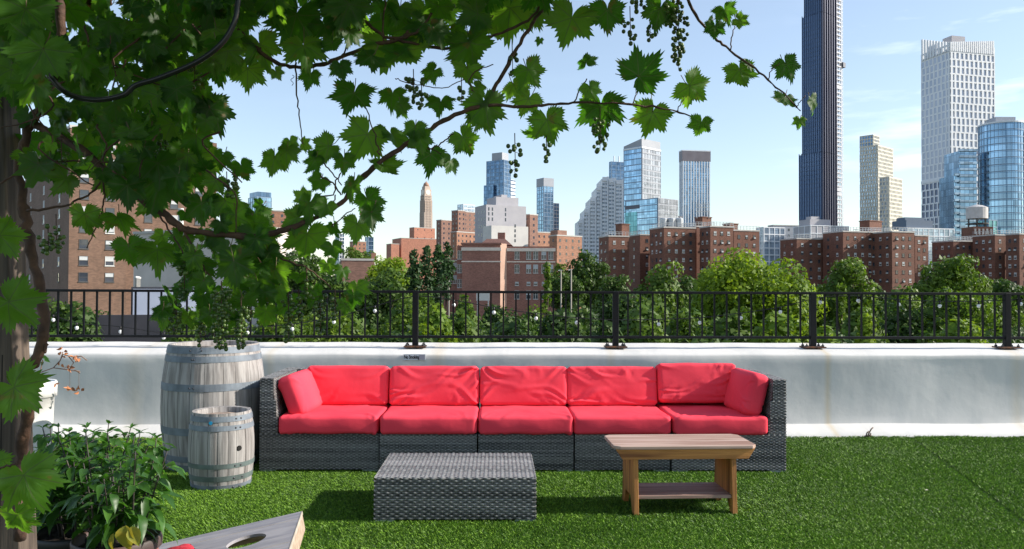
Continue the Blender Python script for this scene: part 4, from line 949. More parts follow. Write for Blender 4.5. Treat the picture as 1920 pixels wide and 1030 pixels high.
# white planter with a dried plant
def white_planter():
    Yw = 6.2; c = XA(58, Yw); r = thing('white_planter', 'tall white plastic planter holding a dried branching plant behind the post', 'planter', (c, Yw, .003))
    zt = ZA(58, 716, Yw); zr = ZA(58, 745, Yw); q = (XA(104, Yw) - c)
    m = MB(); m.lathe([(q * .80, 0), (q * .86, zr * .5), (q * .91, zr), (q, zr + .004), (q * 1.0, zt - .01), (q * .97, zt), (q * .9, zt - .004), (q * .86, zt - .06), (.001, zt - .06)], 40, caps=False)
    m.build('pot_body', mat('white_plastic', (.80, .80, .78), (.72, .71, .69), scale=6, rough=.45), r, smooth=True)
    g = np.random.default_rng(9); O = Vector((c, Yw, .003)); tw = MB(); lv = Leaves()
    runs = [[(62, 722), (72, 700), (100, 690), (130, 694), (150, 697)], [(100, 690), (113, 676), (118, 660)], [(112, 678), (118, 665), (138, 670), (152, 668), (163, 676)], [(130, 694), (138, 680), (128, 668)], [(140, 694), (150, 700)], [(66, 720), (76, 695), (80, 675)]]
    for pt in runs: tw.tube([P(x, y, Yw) - O for x, y in pt], .004, 5)
    tw.build('twigs', mat('dry_twigs', (.22, .13, .09), (.15, .08, .05), scale=20), r, smooth=True)
    for x, y, n in ((117, 664, 3), (115, 682, 2), (128, 688, 2), (138, 670, 6), (146, 676, 4), (130, 730, 4), (148, 734, 4), (101, 722, 3), (118, 655, 3), (125, 690, 2)):
        for k in range(n): lv.oval(P(x + g.uniform(-5, 5), y + g.uniform(-4, 4), Yw) - O, g.uniform(.03, .045), g.normal(0, 1, 3), g.normal(0, 1, 3) + np.array([0, -1, 0]), g, .7)
    lv.build('dry_leaves', mat('dry_leaf', (.50, .20, .08), (.38, .16, .08), attr='shade', rough=.8), r)
    tw = MB(); tw.tube([P(131, 696, Yw) - O, P(131, 728, Yw) - O], .0015, 4); tw.tube([P(148, 697, Yw) - O, P(148, 730, Yw) - O], .0015, 4); tw.build('hanging_twigs', MATS['dry_twigs'], r)
    lv = Leaves()
    for x, y in ((82, 678), (79, 668), (84, 672)): lv.oval(P(x, y, Yw) - O, .05, g.normal(0, 1, 3), (0, -1, .3), g, .6)
    lv.build('green_leaves', M_pleaf, r)
white_planter()
# dead sprig against the flashing and litter on the turf
tw = MB(); c = P(1625, 818, 6.97); O = Vector((c.x, 6.95, .02))
for pt in (((0, 0, 0), (.01, -.005, .03), (.03, 0, .06), (.05, .005, .075)), ((-.015, 0, 0), (-.012, -.01, .03), (.005, -.01, .045)), ((.01, -.01, 0), (.018, -.02, .03)), ((-.03, 0, 0), (.03, -.01, .008))):
    tw.tube([Vector(p) + O for p in pt], .006, 5)
tag(tw.build('dead_sprig', mat('dead_sprig', (.10, .07, .05), (.2, .14, .1), scale=60), smooth=True), 'small dead brown sprig caught at the foot of the parapet', 'twig')
for (x, y, lab) in ((1537, 828, 'small pale dry leaf on the turf close to the parapet foot'), (1733, 929, 'small pale dry leaf lying far out on the open turf')):
    Yg = FPX * 1.3 / (y - 541); lv = Leaves(); g = np.random.default_rng(x); lv.oval((XA(x, Yg), Yg, .034), .04, (1, .2, .05), (0, 0, 1), g, .5)
    tag(lv.build('fallen_leaf', mat('pale_leaf', (.5, .48, .36), rough=.8), None), lab, 'leaf', 'dry leaves fallen on the turf')
# ================================================================= CITY
GZ = -10.0
def foot(xl, xc, xr, d, a):
    """footprint from the pixel columns of left edge, front corner and right edge; a = heading of the right face"""
    C = P(xc, 540, d); C = (C.x, C.y); u = (math.cos(a), math.sin(a)); v = (-math.sin(a), math.cos(a))
    def hit(px, w_):
        q = P(px, 540, 100); dx, dy = q.x / q.y, 1.0
        # t*(dx,dy) = C + s*w
        det = dx * (-w_[1]) + w_[0] * dy; s = (C[0] * dy - C[1] * dx) / (-det)
        return s
    su = hit(xr, u) if xr > xc else 1.0; sv = hit(xl, v) if xl < xc else 1.0
    return C, u, v, su, sv
class Bld:
    def __init__(s, name, label, cat, xl, xc, xr, d, a=45, group=None, minlen=6):
        s.d = d; s.C, s.u, s.v, s.su, s.sv = foot(xl, xc, xr, d, R(a)); s.su = min(max(s.su, minlen), 400); s.sv = min(max(s.sv, minlen), 400)
        s.r = thing(name, label, cat, (s.C[0], s.C[1], GZ), R(a), group); s.lu, s.lv = s.su, s.sv
    def z(s, y): return ZA(960, y, s.d) - GZ
    # local frame: +x along right face, +y along left face (back), origin at the front corner
    def local(s, xl, xc, xr, d=None):
        return None
def zt(y, d): return P(960, y + (0), d).z - GZ
def body(B, h, m, name='wall', x0=0, y0=0, x1=None, y1=None, z0=0, parent=None, par=0.0):
    x1 = B.lu if x1 is None else x1; y1 = B.lv if y1 is None else y1
    mb = MB(); mb.box((x0, y0, z0), (x1, y1, h)); o = mb.build(name, m, parent or B.r); return o
def grid(B, name, m, x0, x1, y0, y1, z0, z1, fh, bw, hb, vb, out_=.25, faces='RL', stag=False, seed=0, skip=None):
    """proud bands (height hb every fh) and fins (width vb every bw) on right (y=y0) and left (x=x0) faces"""
    mb = MB(); g = random.Random(seed); nz_ = max(1, int(round((z1 - z0) / fh))); fh = (z1 - z0) / nz_
    for f in faces:
        L_ = (x1 - x0) if f == 'R' else (y1 - y0); nb = max(1, int(round(L_ / bw))); b_ = L_ / nb
        def bx(a0, a1, za, zb, o_):
            if f == 'R': mb.box((x0 + a0, y0 - o_, za), (x0 + a1, y0 + .02, zb))
            else: mb.box((x0 - o_, y0 + a0, za), (x0 + .02, y0 + a1, zb))
        if hb:
            for k in range(nz_ + 1): bx(-out_ * .9 if f == 'R' else 0, L_, z0 + k * fh - hb / 2, z0 + k * fh + hb / 2, out_ * .93)
        if vb:
            if stag:
                grp = 2
                for k in range(0, nz_, grp):
                    for j in range(nb + 1):
                        sh = ((k // grp) % 2) * b_ * stag; a0 = max(0, min(L_, j * b_ + sh * (1 if f == 'R' else -1)) - vb / 2); bx(a0, min(L_, a0 + vb), z0 + k * fh, min(z1, z0 + (k + grp) * fh), out_)
            else:
                for j in range(nb + 1):
                    a0 = max(0, min(j * b_ - vb / 2, L_ - vb)); bx(a0, a0 + vb, z0, z1, out_)
    return mb.build(name, m, B.r)
# window prototype shared meshes
def win_mesh(name, w_, h_, m_frame, m_pane, m_blind, blind, sill=True, mullion=0):
    mb = MB(); t = .07
    mb.box((-w_/2, -.02, -h_/2), (w_/2, -.0, h_/2), 1)
    if blind: mb.box((-w_/2 + t, -.035, h_/2 - h_ * blind), (w_/2 - t, -.02, h_/2 - t), 2)
    for a, b in (((-w_/2, -.07, -h_/2), (-w_/2+t, -.0201, h_/2)), ((w_/2-t, -.07, -h_/2), (w_/2, -.0201, h_/2)), ((-w_/2+t, -.07, h_/2-t), (w_/2-t, -.0201, h_/2)), ((-w_/2+t, -.07, -h_/2), (w_/2-t, -.0201, -h_/2+t)), ((-w_/2+t, -.06, -t/2), (w_/2-t, -.036, t/2))): mb.box(a, b, 0)
    for k in range(mullion): x = -w_/2 + w_ * (k + 1) / (mullion + 1); mb.box((x - .06, -.075, -h_/2 + t), (x + .06, -.0361, h_/2 - t), 0)
    if sill: mb.box((-w_/2 - .08, -.12, -h_/2 - .12), (w_/2 + .08, -.001, -h_/2), 3)
    o = mb.build(name, [m_frame, m_pane, m_blind, m_frame], None); me = o.data; bpy.data.objects.remove(o); return me
M_pane = mat('window_glass', (.02, .025, .035), (.05, .06, .08), scale=.3, rough=.08, spec=.8)
M_wframe = mat('window_frame', (.06, .06, .06), rough=.6); M_wlight = mat('pale_window_frame', (.55, .55, .53), rough=.6); M_blind = mat('window_blind', (.50, .52, .52), (.42, .44, .46), scale=2, rough=.8)
def windows(B, face, x0, x1, zs, meshes, n, seed=0, y0=0, parent=None, miss=0):
    g = random.Random(seed)
    for z in zs:
        for k in range(n):
            if g.random() < miss: continue
            a = x0 + (x1 - x0) * (k + .5) / n; o = bpy.data.objects.new('window', g.choice(meshes)); col.objects.link(o); o.parent = parent or B.r
            if face == 'R': o.location = (a, y0, z)
            else: o.location = (y0, a, z); o.rotation_euler = (0, 0, R(-90))
W_prj = [win_mesh('window_p', .95, 1.15, M_wframe, M_pane, M_blind, 0, True), win_mesh('window_q', .95, 1.15, M_wlight, M_pane, M_blind, .45), win_mesh('window_r', .95, 1.15, M_wframe, M_pane, M_blind, .5)]
_m = MB(); _m.v = [tuple(v.co) for v in W_prj[0].vertices]; _m.f = [tuple(p.vertices) for p in W_prj[0].polygons]; _m.mi = [p.material_index for p in W_prj[0].polygons]; _m.sh = [0] * len(_m.v); _m.box((-.35, -.4, -.55), (.35, -.036, -.1), 2); _o = _m.build('window_s', [M_wframe, M_pane, M_blind, M_wframe]); W_prj.append(_o.data); bpy.data.objects.remove(_o)
W_apt = [win_mesh('window_a', 1.35, 1.5, M_wframe, M_pane, M_blind, 0, True), win_mesh('window_b', 1.35, 1.5, M_wlight, M_pane, M_blind, .5), win_mesh('window_c', 1.35, 1.5, M_wlight, M_pane, M_blind, .85), win_mesh('window_d', 1.35, 1.5, M_wframe, M_pane, M_blind, .45)]
W_sch = [win_mesh('window_e', 1.3, 2.3, M_wlight, M_pane, M_blind, .0, True, 1), win_mesh('window_f', 1.3, 2.3, M_wlight, M_pane, M_blind, .5, True, 1)]
W_low = [win_mesh('window_g', 1.0, 1.0, M_wlight, M_pane, M_blind, .4, True, 0)]

# ---------------------------------------------------------------- left tan apartment block
M_tan = brick_mat('tan_brick', (.20, .125, .088), (.165, .10, .068), (.32, .29, .26))
M_coping = mat('stone_coping', (.50, .48, .45), (.40, .38, .36), scale=1, rough=.8)
def tan_block():
    d = 128; B = Bld('apartment_block', 'tall tan brick apartment block with rows of windows behind the vine at far left', 'building', 44, 128, 236, d, 38)
    h = zt(246, d); body(B, h, M_tan)
    mb = MB(); mb.box((-.1, -.1, h), (B.lu + .1, B.lv, h + .5)); mb.build('coping', M_coping, B.r)
    # rear wing to the right, set back
    C, u, v, su, sv = foot(236, 246, 362, d + 8, R(38)); 
    mb = MB(); off = B.lu + .001; mb.box((off, 7, 0), (off + 17, 22, h + 1.5)); w2 = mb.build('rear_wing', M_tan, B.r)
    mb = MB(); mb.box((off, 1.5, 0), (off + 1.6, 7, h - 1)); mb.build('side_wall', M_tan, B.r)
    fh = 31 / (FPX / d); zs = [zt(523 - 31 * k, d) for k in range(0, 9)]
    windows(B, 'R', .2, B.lu - .6, zs, W_apt, 2, 1)
    windows(B, 'L', .8, B.lv - .4, zs, W_apt, 3, 2)
    windows(B, 'R', off + 3, off + 16, zs + [zs[-1] + fh], W_apt, 3, 3, y0=7, parent=w2)
tan_block()
def beige():
    d = 100; B = Bld('warehouse', 'plain windowless beige building with narrow lit end wall behind the hanging grapes', 'building', 250, 496, 515, d, 62)
    M_b = mat('beige_render', (.60, .54, .50), (.52, .47, .43), scale=.4, rough=.9, bump=.1); h = zt(432, d); body(B, h, M_b)
    mb = MB(); mb.box((-.15, -.15, h), (B.lu + .1, B.lv + .1, h + .35)); mb.build('coping', M_coping, B.r)
    windows(B, 'R', .5, B.lu - .5, [zt(y, d) for y in (455, 478, 500, 522)], W_low, 2, 3)
    mb = MB(); mb.tube([(-.0, B.lv * .62, h), (0, B.lv * .62, h + 3.2)], .35, 12); mb.build('flue', M_wlight, B.r)
beige()
def shed():
    d = 62; B = Bld('rooftop_shed', 'black shed-like roof structure with four short white vent pipes behind the railing', 'building', 188, 246, 300, d, 20)
    h = zt(541, d); M_k = mat('black_cladding', (.018, .02, .028), (.03, .03, .04), scale=.6, rough=.7)
    C, u, v, su, sv = foot(188, 250, 300, d, R(20)); 
    body(B, h, M_k); 
    mb = MB(); mb.box((.2, -1.0, 0), (B.lu, -.01, h - .15)); mb.build('pale_panel', mat('pale_cladding', (.36, .40, .50), (.30, .34, .44), scale=.5, rough=.6), B.r)
    mb = MB(); mb.box((-5, -1.6, 0), (B.lu + 1, -1.01, zt(592, d))); mb.build('dark_base', M_k, B.r)
    for k in range(4):
        mb = MB(); y = B.lv * (.12 + .17 * k); mb.lathe([(.09, h), (.09, h + .65), (.13, h + .66), (.13, h + .78), (.02, h + .85)], 10, (.3, y, 0)); mb.build('vent_pipe', M_wlight, B.r, smooth=True)
shed()

# ---------------------------------------------------------------- brick school
M_school = brick_mat('school_brick', (.37, .185, .14), (.31, .15, .115), (.5, .42, .36)); M_stone = mat('pale_stone', (.78, .68, .58), (.68, .58, .50), scale=.8, rough=.8)
def school():
    d = 215; B = Bld('school', 'three storey red brick school with pale stone bands and tall windows', 'building', 866, 938, 939, d, 86, minlen=3); B.lu = 16
    s = FPX / d; h = zt(459, d); H = lambda y: zt(y, d)
    body(B, h, M_school, 'stair_wing'); lu, lv = B.lu, B.lv
    def bands(x0, y0, x1, y1, nm='stone_band'):
        for ya, yb, o in ((470.5, 464.5, .2), (492, 489.8, .14)):
            mb = MB(); mb.box((x0 - o, y0 - o, H(ya)), (x1 + o, y1 + o, H(yb))); mb.build(nm, M_stone, B.r)
    bands(0, 0, lu, lv)
    mb = MB(); mb.box((-.3, -.3, h), (lu + .3, lv + .3, h + .5)); mb.build('parapet', M_school, B.r)
    # right wing: its front runs to the right, slightly behind the stair wing
    C, u, v, su, sv = foot(949, 1040, 1046, d + 4, R(72))
    # build it in B's frame: the front face of all wings is the 'L' face (x=const)
    dx = 1.6; Lr = 14.6
    mb = MB(); mb.box((dx, -Lr, 0), (dx + 14, -.001, h - .4)); w = mb.build('right_wing', M_school, B.r)
    for ya, yb, o in ((471, 465, .2), (492, 489.8, .14)):
        mb = MB(); mb.box((dx - o, -Lr - o, H(ya)), (dx + .1, -1.61, H(yb))); mb.build('stone_band', M_stone, B.r)
    for zy, ms, n in ((478, W_sch, 3), (504, W_sch, 3), (532, W_low, 3), (553, W_sch, 3)):
        z = H(zy)
        for k in range(3):
            yc = -4.4 - k * 4.1
            for j in ((-.95, .95) if k != 0 else (0,)):
                o = bpy.data.objects.new('window', random.choice(ms)); col.objects.link(o); o.parent = w; o.location = (dx, yc + j, z); o.rotation_euler = (0, 0, R(-90))
    # left narrow side volume
    mb = MB(); mb.box((1.2, lv + .001, 0), (12, lv + 1.5, h - .2)); w = mb.build('left_wing', M_school, B.r)
    for zy in (478, 504, 532): 
        o = bpy.data.objects.new('window', W_sch[0]); col.objects.link(o); o.parent = w; o.location = (1.2, lv + .75, H(zy)); o.rotation_euler = (0, 0, R(-90))
    mb = MB(); mb.box((5.5, lv + 1.501, 0), (16, lv + 6.8, H(484))); w = mb.build('lower_wing', M_school, B.r)
    mb = MB(); mb.box((5.3, lv + 1.51, H(489)), (5.499, lv + 6.9, H(486.5))); mb.build('stone_band', M_stone, B.r)
    for zy in (500, 524):
        for k in range(3): o = bpy.data.objects.new('window', W_sch[1]); col.objects.link(o); o.parent = w; o.location = (5.5, lv + 2.4 + 1.6 * k, H(zy)); o.rotation_euler = (0, 0, R(-90))
    mb = MB(); mb.add([(0, -.002, 0), (1.6, -1.6, 0), (1.6, -.002, 0), (0, -.002, h + .3), (1.6, -1.6, h + .3), (1.6, -.002, h + .3)], [(0, 2, 1), (3, 4, 5), (0, 1, 4, 3), (1, 2, 5, 4), (2, 0, 3, 5)]); mb.build('chamfer_pier', mat('sunlit_brick', (.52, .34, .26), (.45, .28, .21), scale=.5, rough=.85), B.r)  # pier brick coloured paler as a sunlit sliver, face angled towards the sun
    mb = MB(); mb.box((5, -.9, h), (6.6, 1.1, H(434))); mb.build('chimney', M_school, B.r)
    mb = MB(); mb.add([(2, -3, h), (9, -3, h), (9, 6, h), (2, 6, h), (4, -1, h + 1.8), (7, -1, h + 1.8), (7, 4, h + 1.8), (4, 4, h + 1.8)], [(4,5,6,7),(0,1,5,4),(1,2,6,5),(2,3,7,6),(3,0,4,7)]); mb.build('hipped_roof', mat('roof_tiles', (.20, .10, .08), (.15, .08, .07), scale=2, rough=.9), B.r)
school()
def pole(label, x, y0, d, w_=.16, group='tall floodlight poles', lamp=True):
    p = P(x, y0, d); r = thing('light_pole', label, 'light pole', (p.x, p.y, GZ), 0, group); m = MB(); m.lathe([(w_ * 1.3, 0), (w_, .8), (w_ * .7, p.z - GZ)], 8); m.build('mast', mat('pole_grey', (.27, .25, .21), rough=.8), r, smooth=True)
    m = MB(); z = p.z - GZ; m.box((-.5, -.08, z - .03), (.28, .08, z + .07)); m.box((-.55, -.2, z - .14), (-.2, .1, z - .031)); m.build('lamp_head', M_wlight, r)
pole('tall pale double pole rising before the school left wing', 842, 498, 170); pole('pale light pole right of the school behind the pointed tree', 1052, 507, 150); pole('second pale light pole standing nearer the dark trees right of the school', 1071, 506, 145)
def signboard():
    a, b = P(893, 547, 120), P(918, 564, 120); r = thing('white_signboard', 'small white board on posts in front of the school wall', 'signboard', ((a.x + b.x) / 2, 120, GZ)); w_ = (b.x - a.x) / 2
    m = MB(); m.box((-w_, -.1, b.z - GZ), (w_, .1, a.z - GZ)); m.build('board', M_wlight, r)
    for x in (-w_ * .8, w_ * .8): m = MB(); m.box((x - .08, -.08, 0), (x + .08, .08, b.z - GZ - .01)); m.build('post', M_wlight, r)
signboard()

# ---------------------------------------------------------------- brick housing blocks
M_proj = brick_mat('dark_red_brick', (.215, .10, .068), (.165, .075, .05), (.26, .2, .17)); M_fence = mat('roof_rail_grey', (.40, .42, .44), rough=.6)
def project(label, segs, d0, seed, extras=()):
    """segs: (xl, xc, xr, dd, a, ytop, nwL, nwR)"""
    first = segs[0]; r = thing('housing_block', label, 'building', (P(first[1], 540, d0).x, d0, GZ), 0, 'brick housing blocks beyond the trees'); O = Vector(r.location)
    for i, (xl, xc, xr, dd, a, yt, nl, nr) in enumerate(segs):
        d = d0 + dd; C, u, v, su, sv = foot(xl, xc, xr, d, R(a)); su = max(5, min(su, 60)); sv = max(5, min(sv, 60)); h = zt(yt, d)
        w = empty('wing'); w.parent = r; w.location = Vector((C[0], C[1], GZ)) - O; w.rotation_euler = (0, 0, R(a))
        mb = MB(); mb.box((0, 0, 0), (su, sv, h)); mb.build('wall', M_proj, w)
        mb = MB(); mb.box((-.15, -.15, h), (su + .15, sv + .15, h + .45)); mb.build('coping', M_coping, w)
        mb = MB()
        for k in range(int((su + sv) / 1.2)):
            t = k * 1.2; x, y = (su - t, 0) if t < su else (0, t - su); mb.box((x - .05, y - .05, h + .45), (x + .05, y + .05, h + 1.7))
        mb.box((0, -.05, h + 1.6), (su, .05, h + 1.72)); mb.box((-.05, 0, h + 1.601), (.05, sv, h + 1.721)); mb.box((0, -.04, h + 1.0), (su, .04, h + 1.1)); mb.box((-.04, 0, h + 1.001), (.04, sv, h + 1.101)); mb.build('roof_rail', M_fence, w)
        class _B: pass
        Bq = _B(); Bq.r = w; zs = [h - 1.9 - 2.75 * k for k in range(6)]
        if nl: windows(Bq, 'L', .5, sv - .5, zs, W_prj, nl, seed + i)
        if nr: windows(Bq, 'R', .5, su - .5, zs, W_prj, nr, seed + i + 50)
    return r, O
def rooftop(r, O, x0, x1, y0, y1, d, m, name='bulkhead', dep=5, a=30):
    C, u, v, su, sv = foot(x0, (x0 * .55 + x1 * .45), x1, d, R(a)); su = min(max(su, 2), 14); sv = min(max(sv, 2), 14); mb = MB(); w = empty(name); w.parent = r; w.location = Vector((C[0], C[1], GZ)) - O; w.rotation_euler = (0, 0, R(a))
    mb.box((0, 0, zt(y1, d)), (su, sv, zt(y0, d))); mb.build('wall', m, w); mb = MB(); mb.box((-.2, -.2, zt(y0, d)), (su + .2, sv + .2, zt(y0, d) + .3)); mb.build('cap', M_coping if m != M_proj else M_proj, w); return w
r, O = project('red brick housing block in three wings before the glass tower with twin glass volumes', [(1123, 1141, 1179, 10, 16, 443, 2, 2), (1160, 1200, 1226, 22, 16, 440, 2, 1), (1218, 1245, 1304, 0, 16, 426, 3, 4), (1270, 1306, 1340, 8, 16, 424, 2, 2), (1312, 1332, 1375, -4, 16, 424, 2, 3), (1360, 1376, 1424, 8, 16, 431, 1, 3)], 255, 1)
rooftop(r, O, 1154, 1180, 420, 445, 268, M_proj); rooftop(r, O, 1303, 1334, 406, 430, 265, M_proj); rooftop(r, O, 1355, 1384, 418, 430, 270, M_proj)
mb = MB()
for k in range(3):
    p = P(1244 + 15 * k, 428, 275) - O; q = P(1244 + 15 * k, 411, 275) - O; mb.lathe([(1.35, p.z), (1.35, q.z), (1.1, q.z + .3)], 14, (p.x, p.y, 0))
mb.build('roof_tank', mat('zinc', (.5, .52, .53), (.42, .44, .46), scale=1, rough=.4, metal=.4), r, smooth=False)
mb = MB(); p0 = P(1308, 402, 266) - O
for k in range(4): p = P(1307 + 7.5 * k, 404, 266) - O; mb.box((p.x - .1, p.y, p.z - 1), (p.x + .1, p.y + .2, p.z + 3.8))
for dz in (1.2, 2.6, 3.7): a_, b_ = P(1306, 404, 266) - O, P(1331, 404, 266) - O; mb.box((a_.x, a_.y - .05, a_.z + dz), (b_.x, a_.y + .25, a_.z + dz + .15))
mb.build('antenna_frame', M_wlight, r)
r, O = project('red brick housing block before the dark skyscraper and cream stepped tower', [(1463, 1494, 1546, 8, 16, 446, 2, 3), (1520, 1546, 1560, 20, 16, 444, 1, 0), (1543, 1581, 1640, 0, 16, 432, 2, 4), (1600, 1640, 1675, 6, 16, 433, 3, 1), (1630, 1673, 1715, -5, 16, 432, 3, 3), (1700, 1716, 1741, 6, 16, 439, 1, 2)], 262, 5)
rooftop(r, O, 1612, 1654, 411, 434, 275, M_proj)
r, O = project('red brick housing block at the right edge below the curved glass tower', [(1748, 1788, 1826, 10, 16, 449, 3, 3), (1800, 1826, 1865, 14, 16, 447, 2, 3), (1824, 1866, 1913, 2, 16, 437, 3, 3), (1890, 1912, 1975, -6, 16, 435, 2, 4)], 262, 9)
def tank():
    d = 300; c = P(1832, 438, d); r = thing('water_tower', 'round pale water tank on an open brick and steel base', 'water tower', (c.x, c.y, GZ)); s = FPX / d; z = lambda y: zt(y, d)
    m = MB(); m.lathe([(3.7, z(406)), (3.7, z(385)), (3.75, z(384.8)), (2.0, z(381)), (.2, z(379))], 20); m.build('tank', mat('tank_pale', (.55, .53, .52), (.46, .44, .43), scale=.6, rough=.7), r, smooth=False)
    for k in range(6):
        a = k * 1.047; m = MB(); m.box((3.2 * math.cos(a) - .2, 3.2 * math.sin(a) - .2, z(424)), (3.2 * math.cos(a) + .2, 3.2 * math.sin(a) + .2, z(406) - .01)); m.build('leg', M_wframe, r)
    m = MB(); m.lathe([(3.9, z(416)), (3.9, z(414.5))], 16); m.build('platform', M_wframe, r); m = MB(); m.box((-3.8, -3.8, 0), (3.8, 3.8, z(422))); m.build('brick_base', M_proj, r)
    for k in range(5): m = MB(); x = -3 + 1.5 * k; m.box((x - .35, -3.95, z(436)), (x + .35, -3.801, z(426))); m.build('pier', M_coping, r)
tank()

# ---------------------------------------------------------------- towers
def glass(name, c1, c2, rough=.12, metal=.75, scale=.08):
    if name in MATS: return MATS[name]
    return brick_mat(name, c1, c2, [x * .55 for x in c1], base=mat(name, c1, c2, scale=scale, rough=rough, metal=metal), dims=(2.3, 3.55, .09), lohi=(.66, 1.22))
G_blue = glass('blue_glass', (.24, .39, .54), (.32, .46, .60)); G_slate = glass('slate_glass', (.10, .17, .27), (.14, .22, .33)); G_grey = glass('grey_glass', (.30, .33, .37), (.36, .38, .42), .25, .5)
G_pale = glass('pale_glass', (.38, .48, .58), (.45, .54, .64), .2, .5); G_dark = glass('dark_glass', (.03, .05, .09), (.05, .07, .11), .15, .6)
M_white = mat('white_panel', (.74, .76, .79), (.68, .70, .73), scale=.1, rough=.6); M_cream = mat('cream_panel', (.66, .62, .52), (.58, .55, .47), scale=.1, rough=.7); M_grey = mat('grey_panel', (.34, .36, .40), (.30, .32, .36), scale=.1, rough=.6)
M_greyb = mat('pale_grey_render', (.42, .41, .43), (.38, .37, .40), scale=.2, rough=.85); M_brown = brick_mat('brown_brick', (.28, .16, .12), (.23, .13, .10), (.35, .3, .27), 2); M_orange = brick_mat('orange_brick', (.38, .20, .13), (.33, .17, .11), (.45, .38, .33), 2)
M_red = brick_mat('terracotta_brick', (.46, .21, .14), (.40, .185, .125), (.5, .4, .35), 2); M_slab = mat('dark_slab', (.09, .10, .13), rough=.5); M_bluemul = mat('blue_mullion', (.18, .25, .34), rough=.4, metal=.4)

def simple(name, label, xl, xc, xr, yt, d, a, mg, mm, fh=3.6, bw=3, hb=.8, vb=.3, out_=.2, top=None, cat='tower', y0=None, **kw):
    B = Bld(name, label, cat, xl, xc, xr, d, a); h = zt(yt, d); body(B, h, mg, 'glazing' if mg in (G_blue, G_slate, G_grey, G_pale, G_dark) else 'wall')
    if mm: grid(B, 'facade_grid', mm, 0, B.lu, 0, B.lv, 4, h, fh, bw, hb, vb, out_, **kw)
    if top: mb = MB(); mb.box((-.3, -.3, h - top[0]), (B.lu + .3, B.lv + .3, h + .4)); mb.build('crown', top[1], B.r)
    return B, h
# slim slate tower with light top
d = 800
B, h = simple('slate_tower', 'slate blue glass skyscraper with a narrow pale top behind the grey block', 911, 944, 957, 300, d, 55, G_slate, M_bluemul, 4, 5, .5, .5)
body(B, zt(285, d), M_grey, 'top_storeys', x0=1, y0=3, x1=B.lu, y1=B.lv * .72, z0=h + .001)
mb = MB(); mb.box((-.02 + B.lu, 0, 0), (B.lu + 8, B.lv * .6, zt(334, d))); mb.build('lower_wing', M_white, B.r); grid(B, 'wing_bands', G_slate, B.lu, B.lu + 8, 0, 1, zt(440, d), zt(334, d) - 1, 3.6, 3, 1.2, 0, .2, 'R')
mb = MB(); mb.box((-3, B.lv * .5, 0), (-.02, B.lv + 1, zt(346, d))); mb.build('side_step', G_slate, B.r)
simple('slim_glass_tower', 'slim blue glass tower with bright balcony strip standing alone between the brick blocks', 1006, 1019, 1037, 334, 700, 30, G_blue, M_bluemul, 3.4, 4, .5, .5, top=(7, M_grey))
simple('narrow_dark_tower', 'narrow dark slab behind the slim blue glass tower', 1034, 1038, 1041, 381, 760, 30, G_slate, M_slab, 3.4, 3, .5, .3)  # narrow slab in dark slate glass
simple('far_blue_tower', 'hazy blue tower with roof masts behind the white stepped tower', 1142, 1146, 1172, 302, 1000, 20, G_slate, M_bluemul, 5, 6, .5, .5)
o = bpy.data.objects['far_blue_tower']
for k, x in enumerate((6, 13)): mb = MB(); mb.tube([(x, 4, zt(302, 1000)), (x, 4, zt(290, 1000))], .8, 6); mb.build('mast', M_white, o)
# white stepped residential tower
def stepped():
    d = 650; r = thing('stepped_tower', 'white residential tower stepping up to the right beside the glass office tower', 'tower', (P(1130, 540, d).x, d, GZ)); O = Vector(r.location); s = FPX / d
    steps = [(1087, 1097, 412), (1097, 1108, 392), (1108, 1120, 371), (1120, 1130, 350), (1130, 1142, 333), (1142, 1155, 336), (1155, 1169, 339)]
    for i, (a, b_, y) in enumerate(steps):
        x0, x1 = XA(a, d) - O.x, XA(b_, d) - O.x; h = zt(y, d); mb = MB(); mb.box((x0, i * -1.2 + 8, 0), (x1, 40, h)); w = mb.build('tier', G_grey, r)
        mb = MB(); yy = i * -1.2 + 8; n = int(h / 3.1)
        for k in range(n + 1): mb.box((x0, yy - .5, k * 3.1 + h % 3.1 - .85), (x1, yy - .001, k * 3.1 + h % 3.1 + .85))
        mb.box((x1 - 1.7, yy - 1.2, 0), (x1, yy - .501, h + 1.5)); mb.box((x0 + (x1 - x0) * .35, yy - .9, 0), (x0 + (x1 - x0) * .35 + .5, yy - .501, h))
        mb.box((x0, yy - 1.19, h - 2.2), (x1 - 1.701, yy - .502, h + 1.2))
        mb.build('white_fins', M_white, w)
        mb = MB(); n2 = n
        mb.box((x0 - .3, yy, 0), (x0 - .001, 40, h)); mb.build('side_wall', M_white, w)
stepped()
# office glass tower: tall volume + podium volume
d = 560
B, h = simple('office_tower', 'tall office tower with blue glass left face and grey right face above a glass podium', 1169, 1203, 1238, 273, d, 42, G_blue, M_bluemul, 4.2, 40, .7, .4, .15)
mb = MB(); mb.box((.05, -.25, zt(300, d)), (B.lu, -.01, h)); mb.box((-.02, -.27, zt(438, d)), (.4, -.26, h)); w = mb.build('grey_face', M_grey, B.r)
mb = MB(); mb.box((.4, -.3, zt(371, d)), (B.lu, -.26, h)); mb.build('grey_cladding', G_grey, B.r); grid(B, 'grey_bands', M_grey, .4, B.lu, -.3, 0, zt(371, d), h, 4.2, 3, .9, .12, .15, 'R')
mb = MB(); mb.add([(0, 0, h), (B.lu, 0, h), (B.lu, B.lv, h), (0, B.lv, h), (0, 0, zt(258, d)), (B.lu, 0, zt(258, d)), (B.lu, B.lv, zt(258, d)), (0, B.lv, zt(268, d))], [(4,5,6,7),(0,1,5,4),(1,2,6,5),(2,3,7,6),(3,0,4,7)]); mb.build('crown', M_grey, B.r)
mb = MB(); mb.box((-.45, -.6, h - 1.2), (B.lu, B.lv, h + .0)); mb.build('crown_band', M_white, B.r)
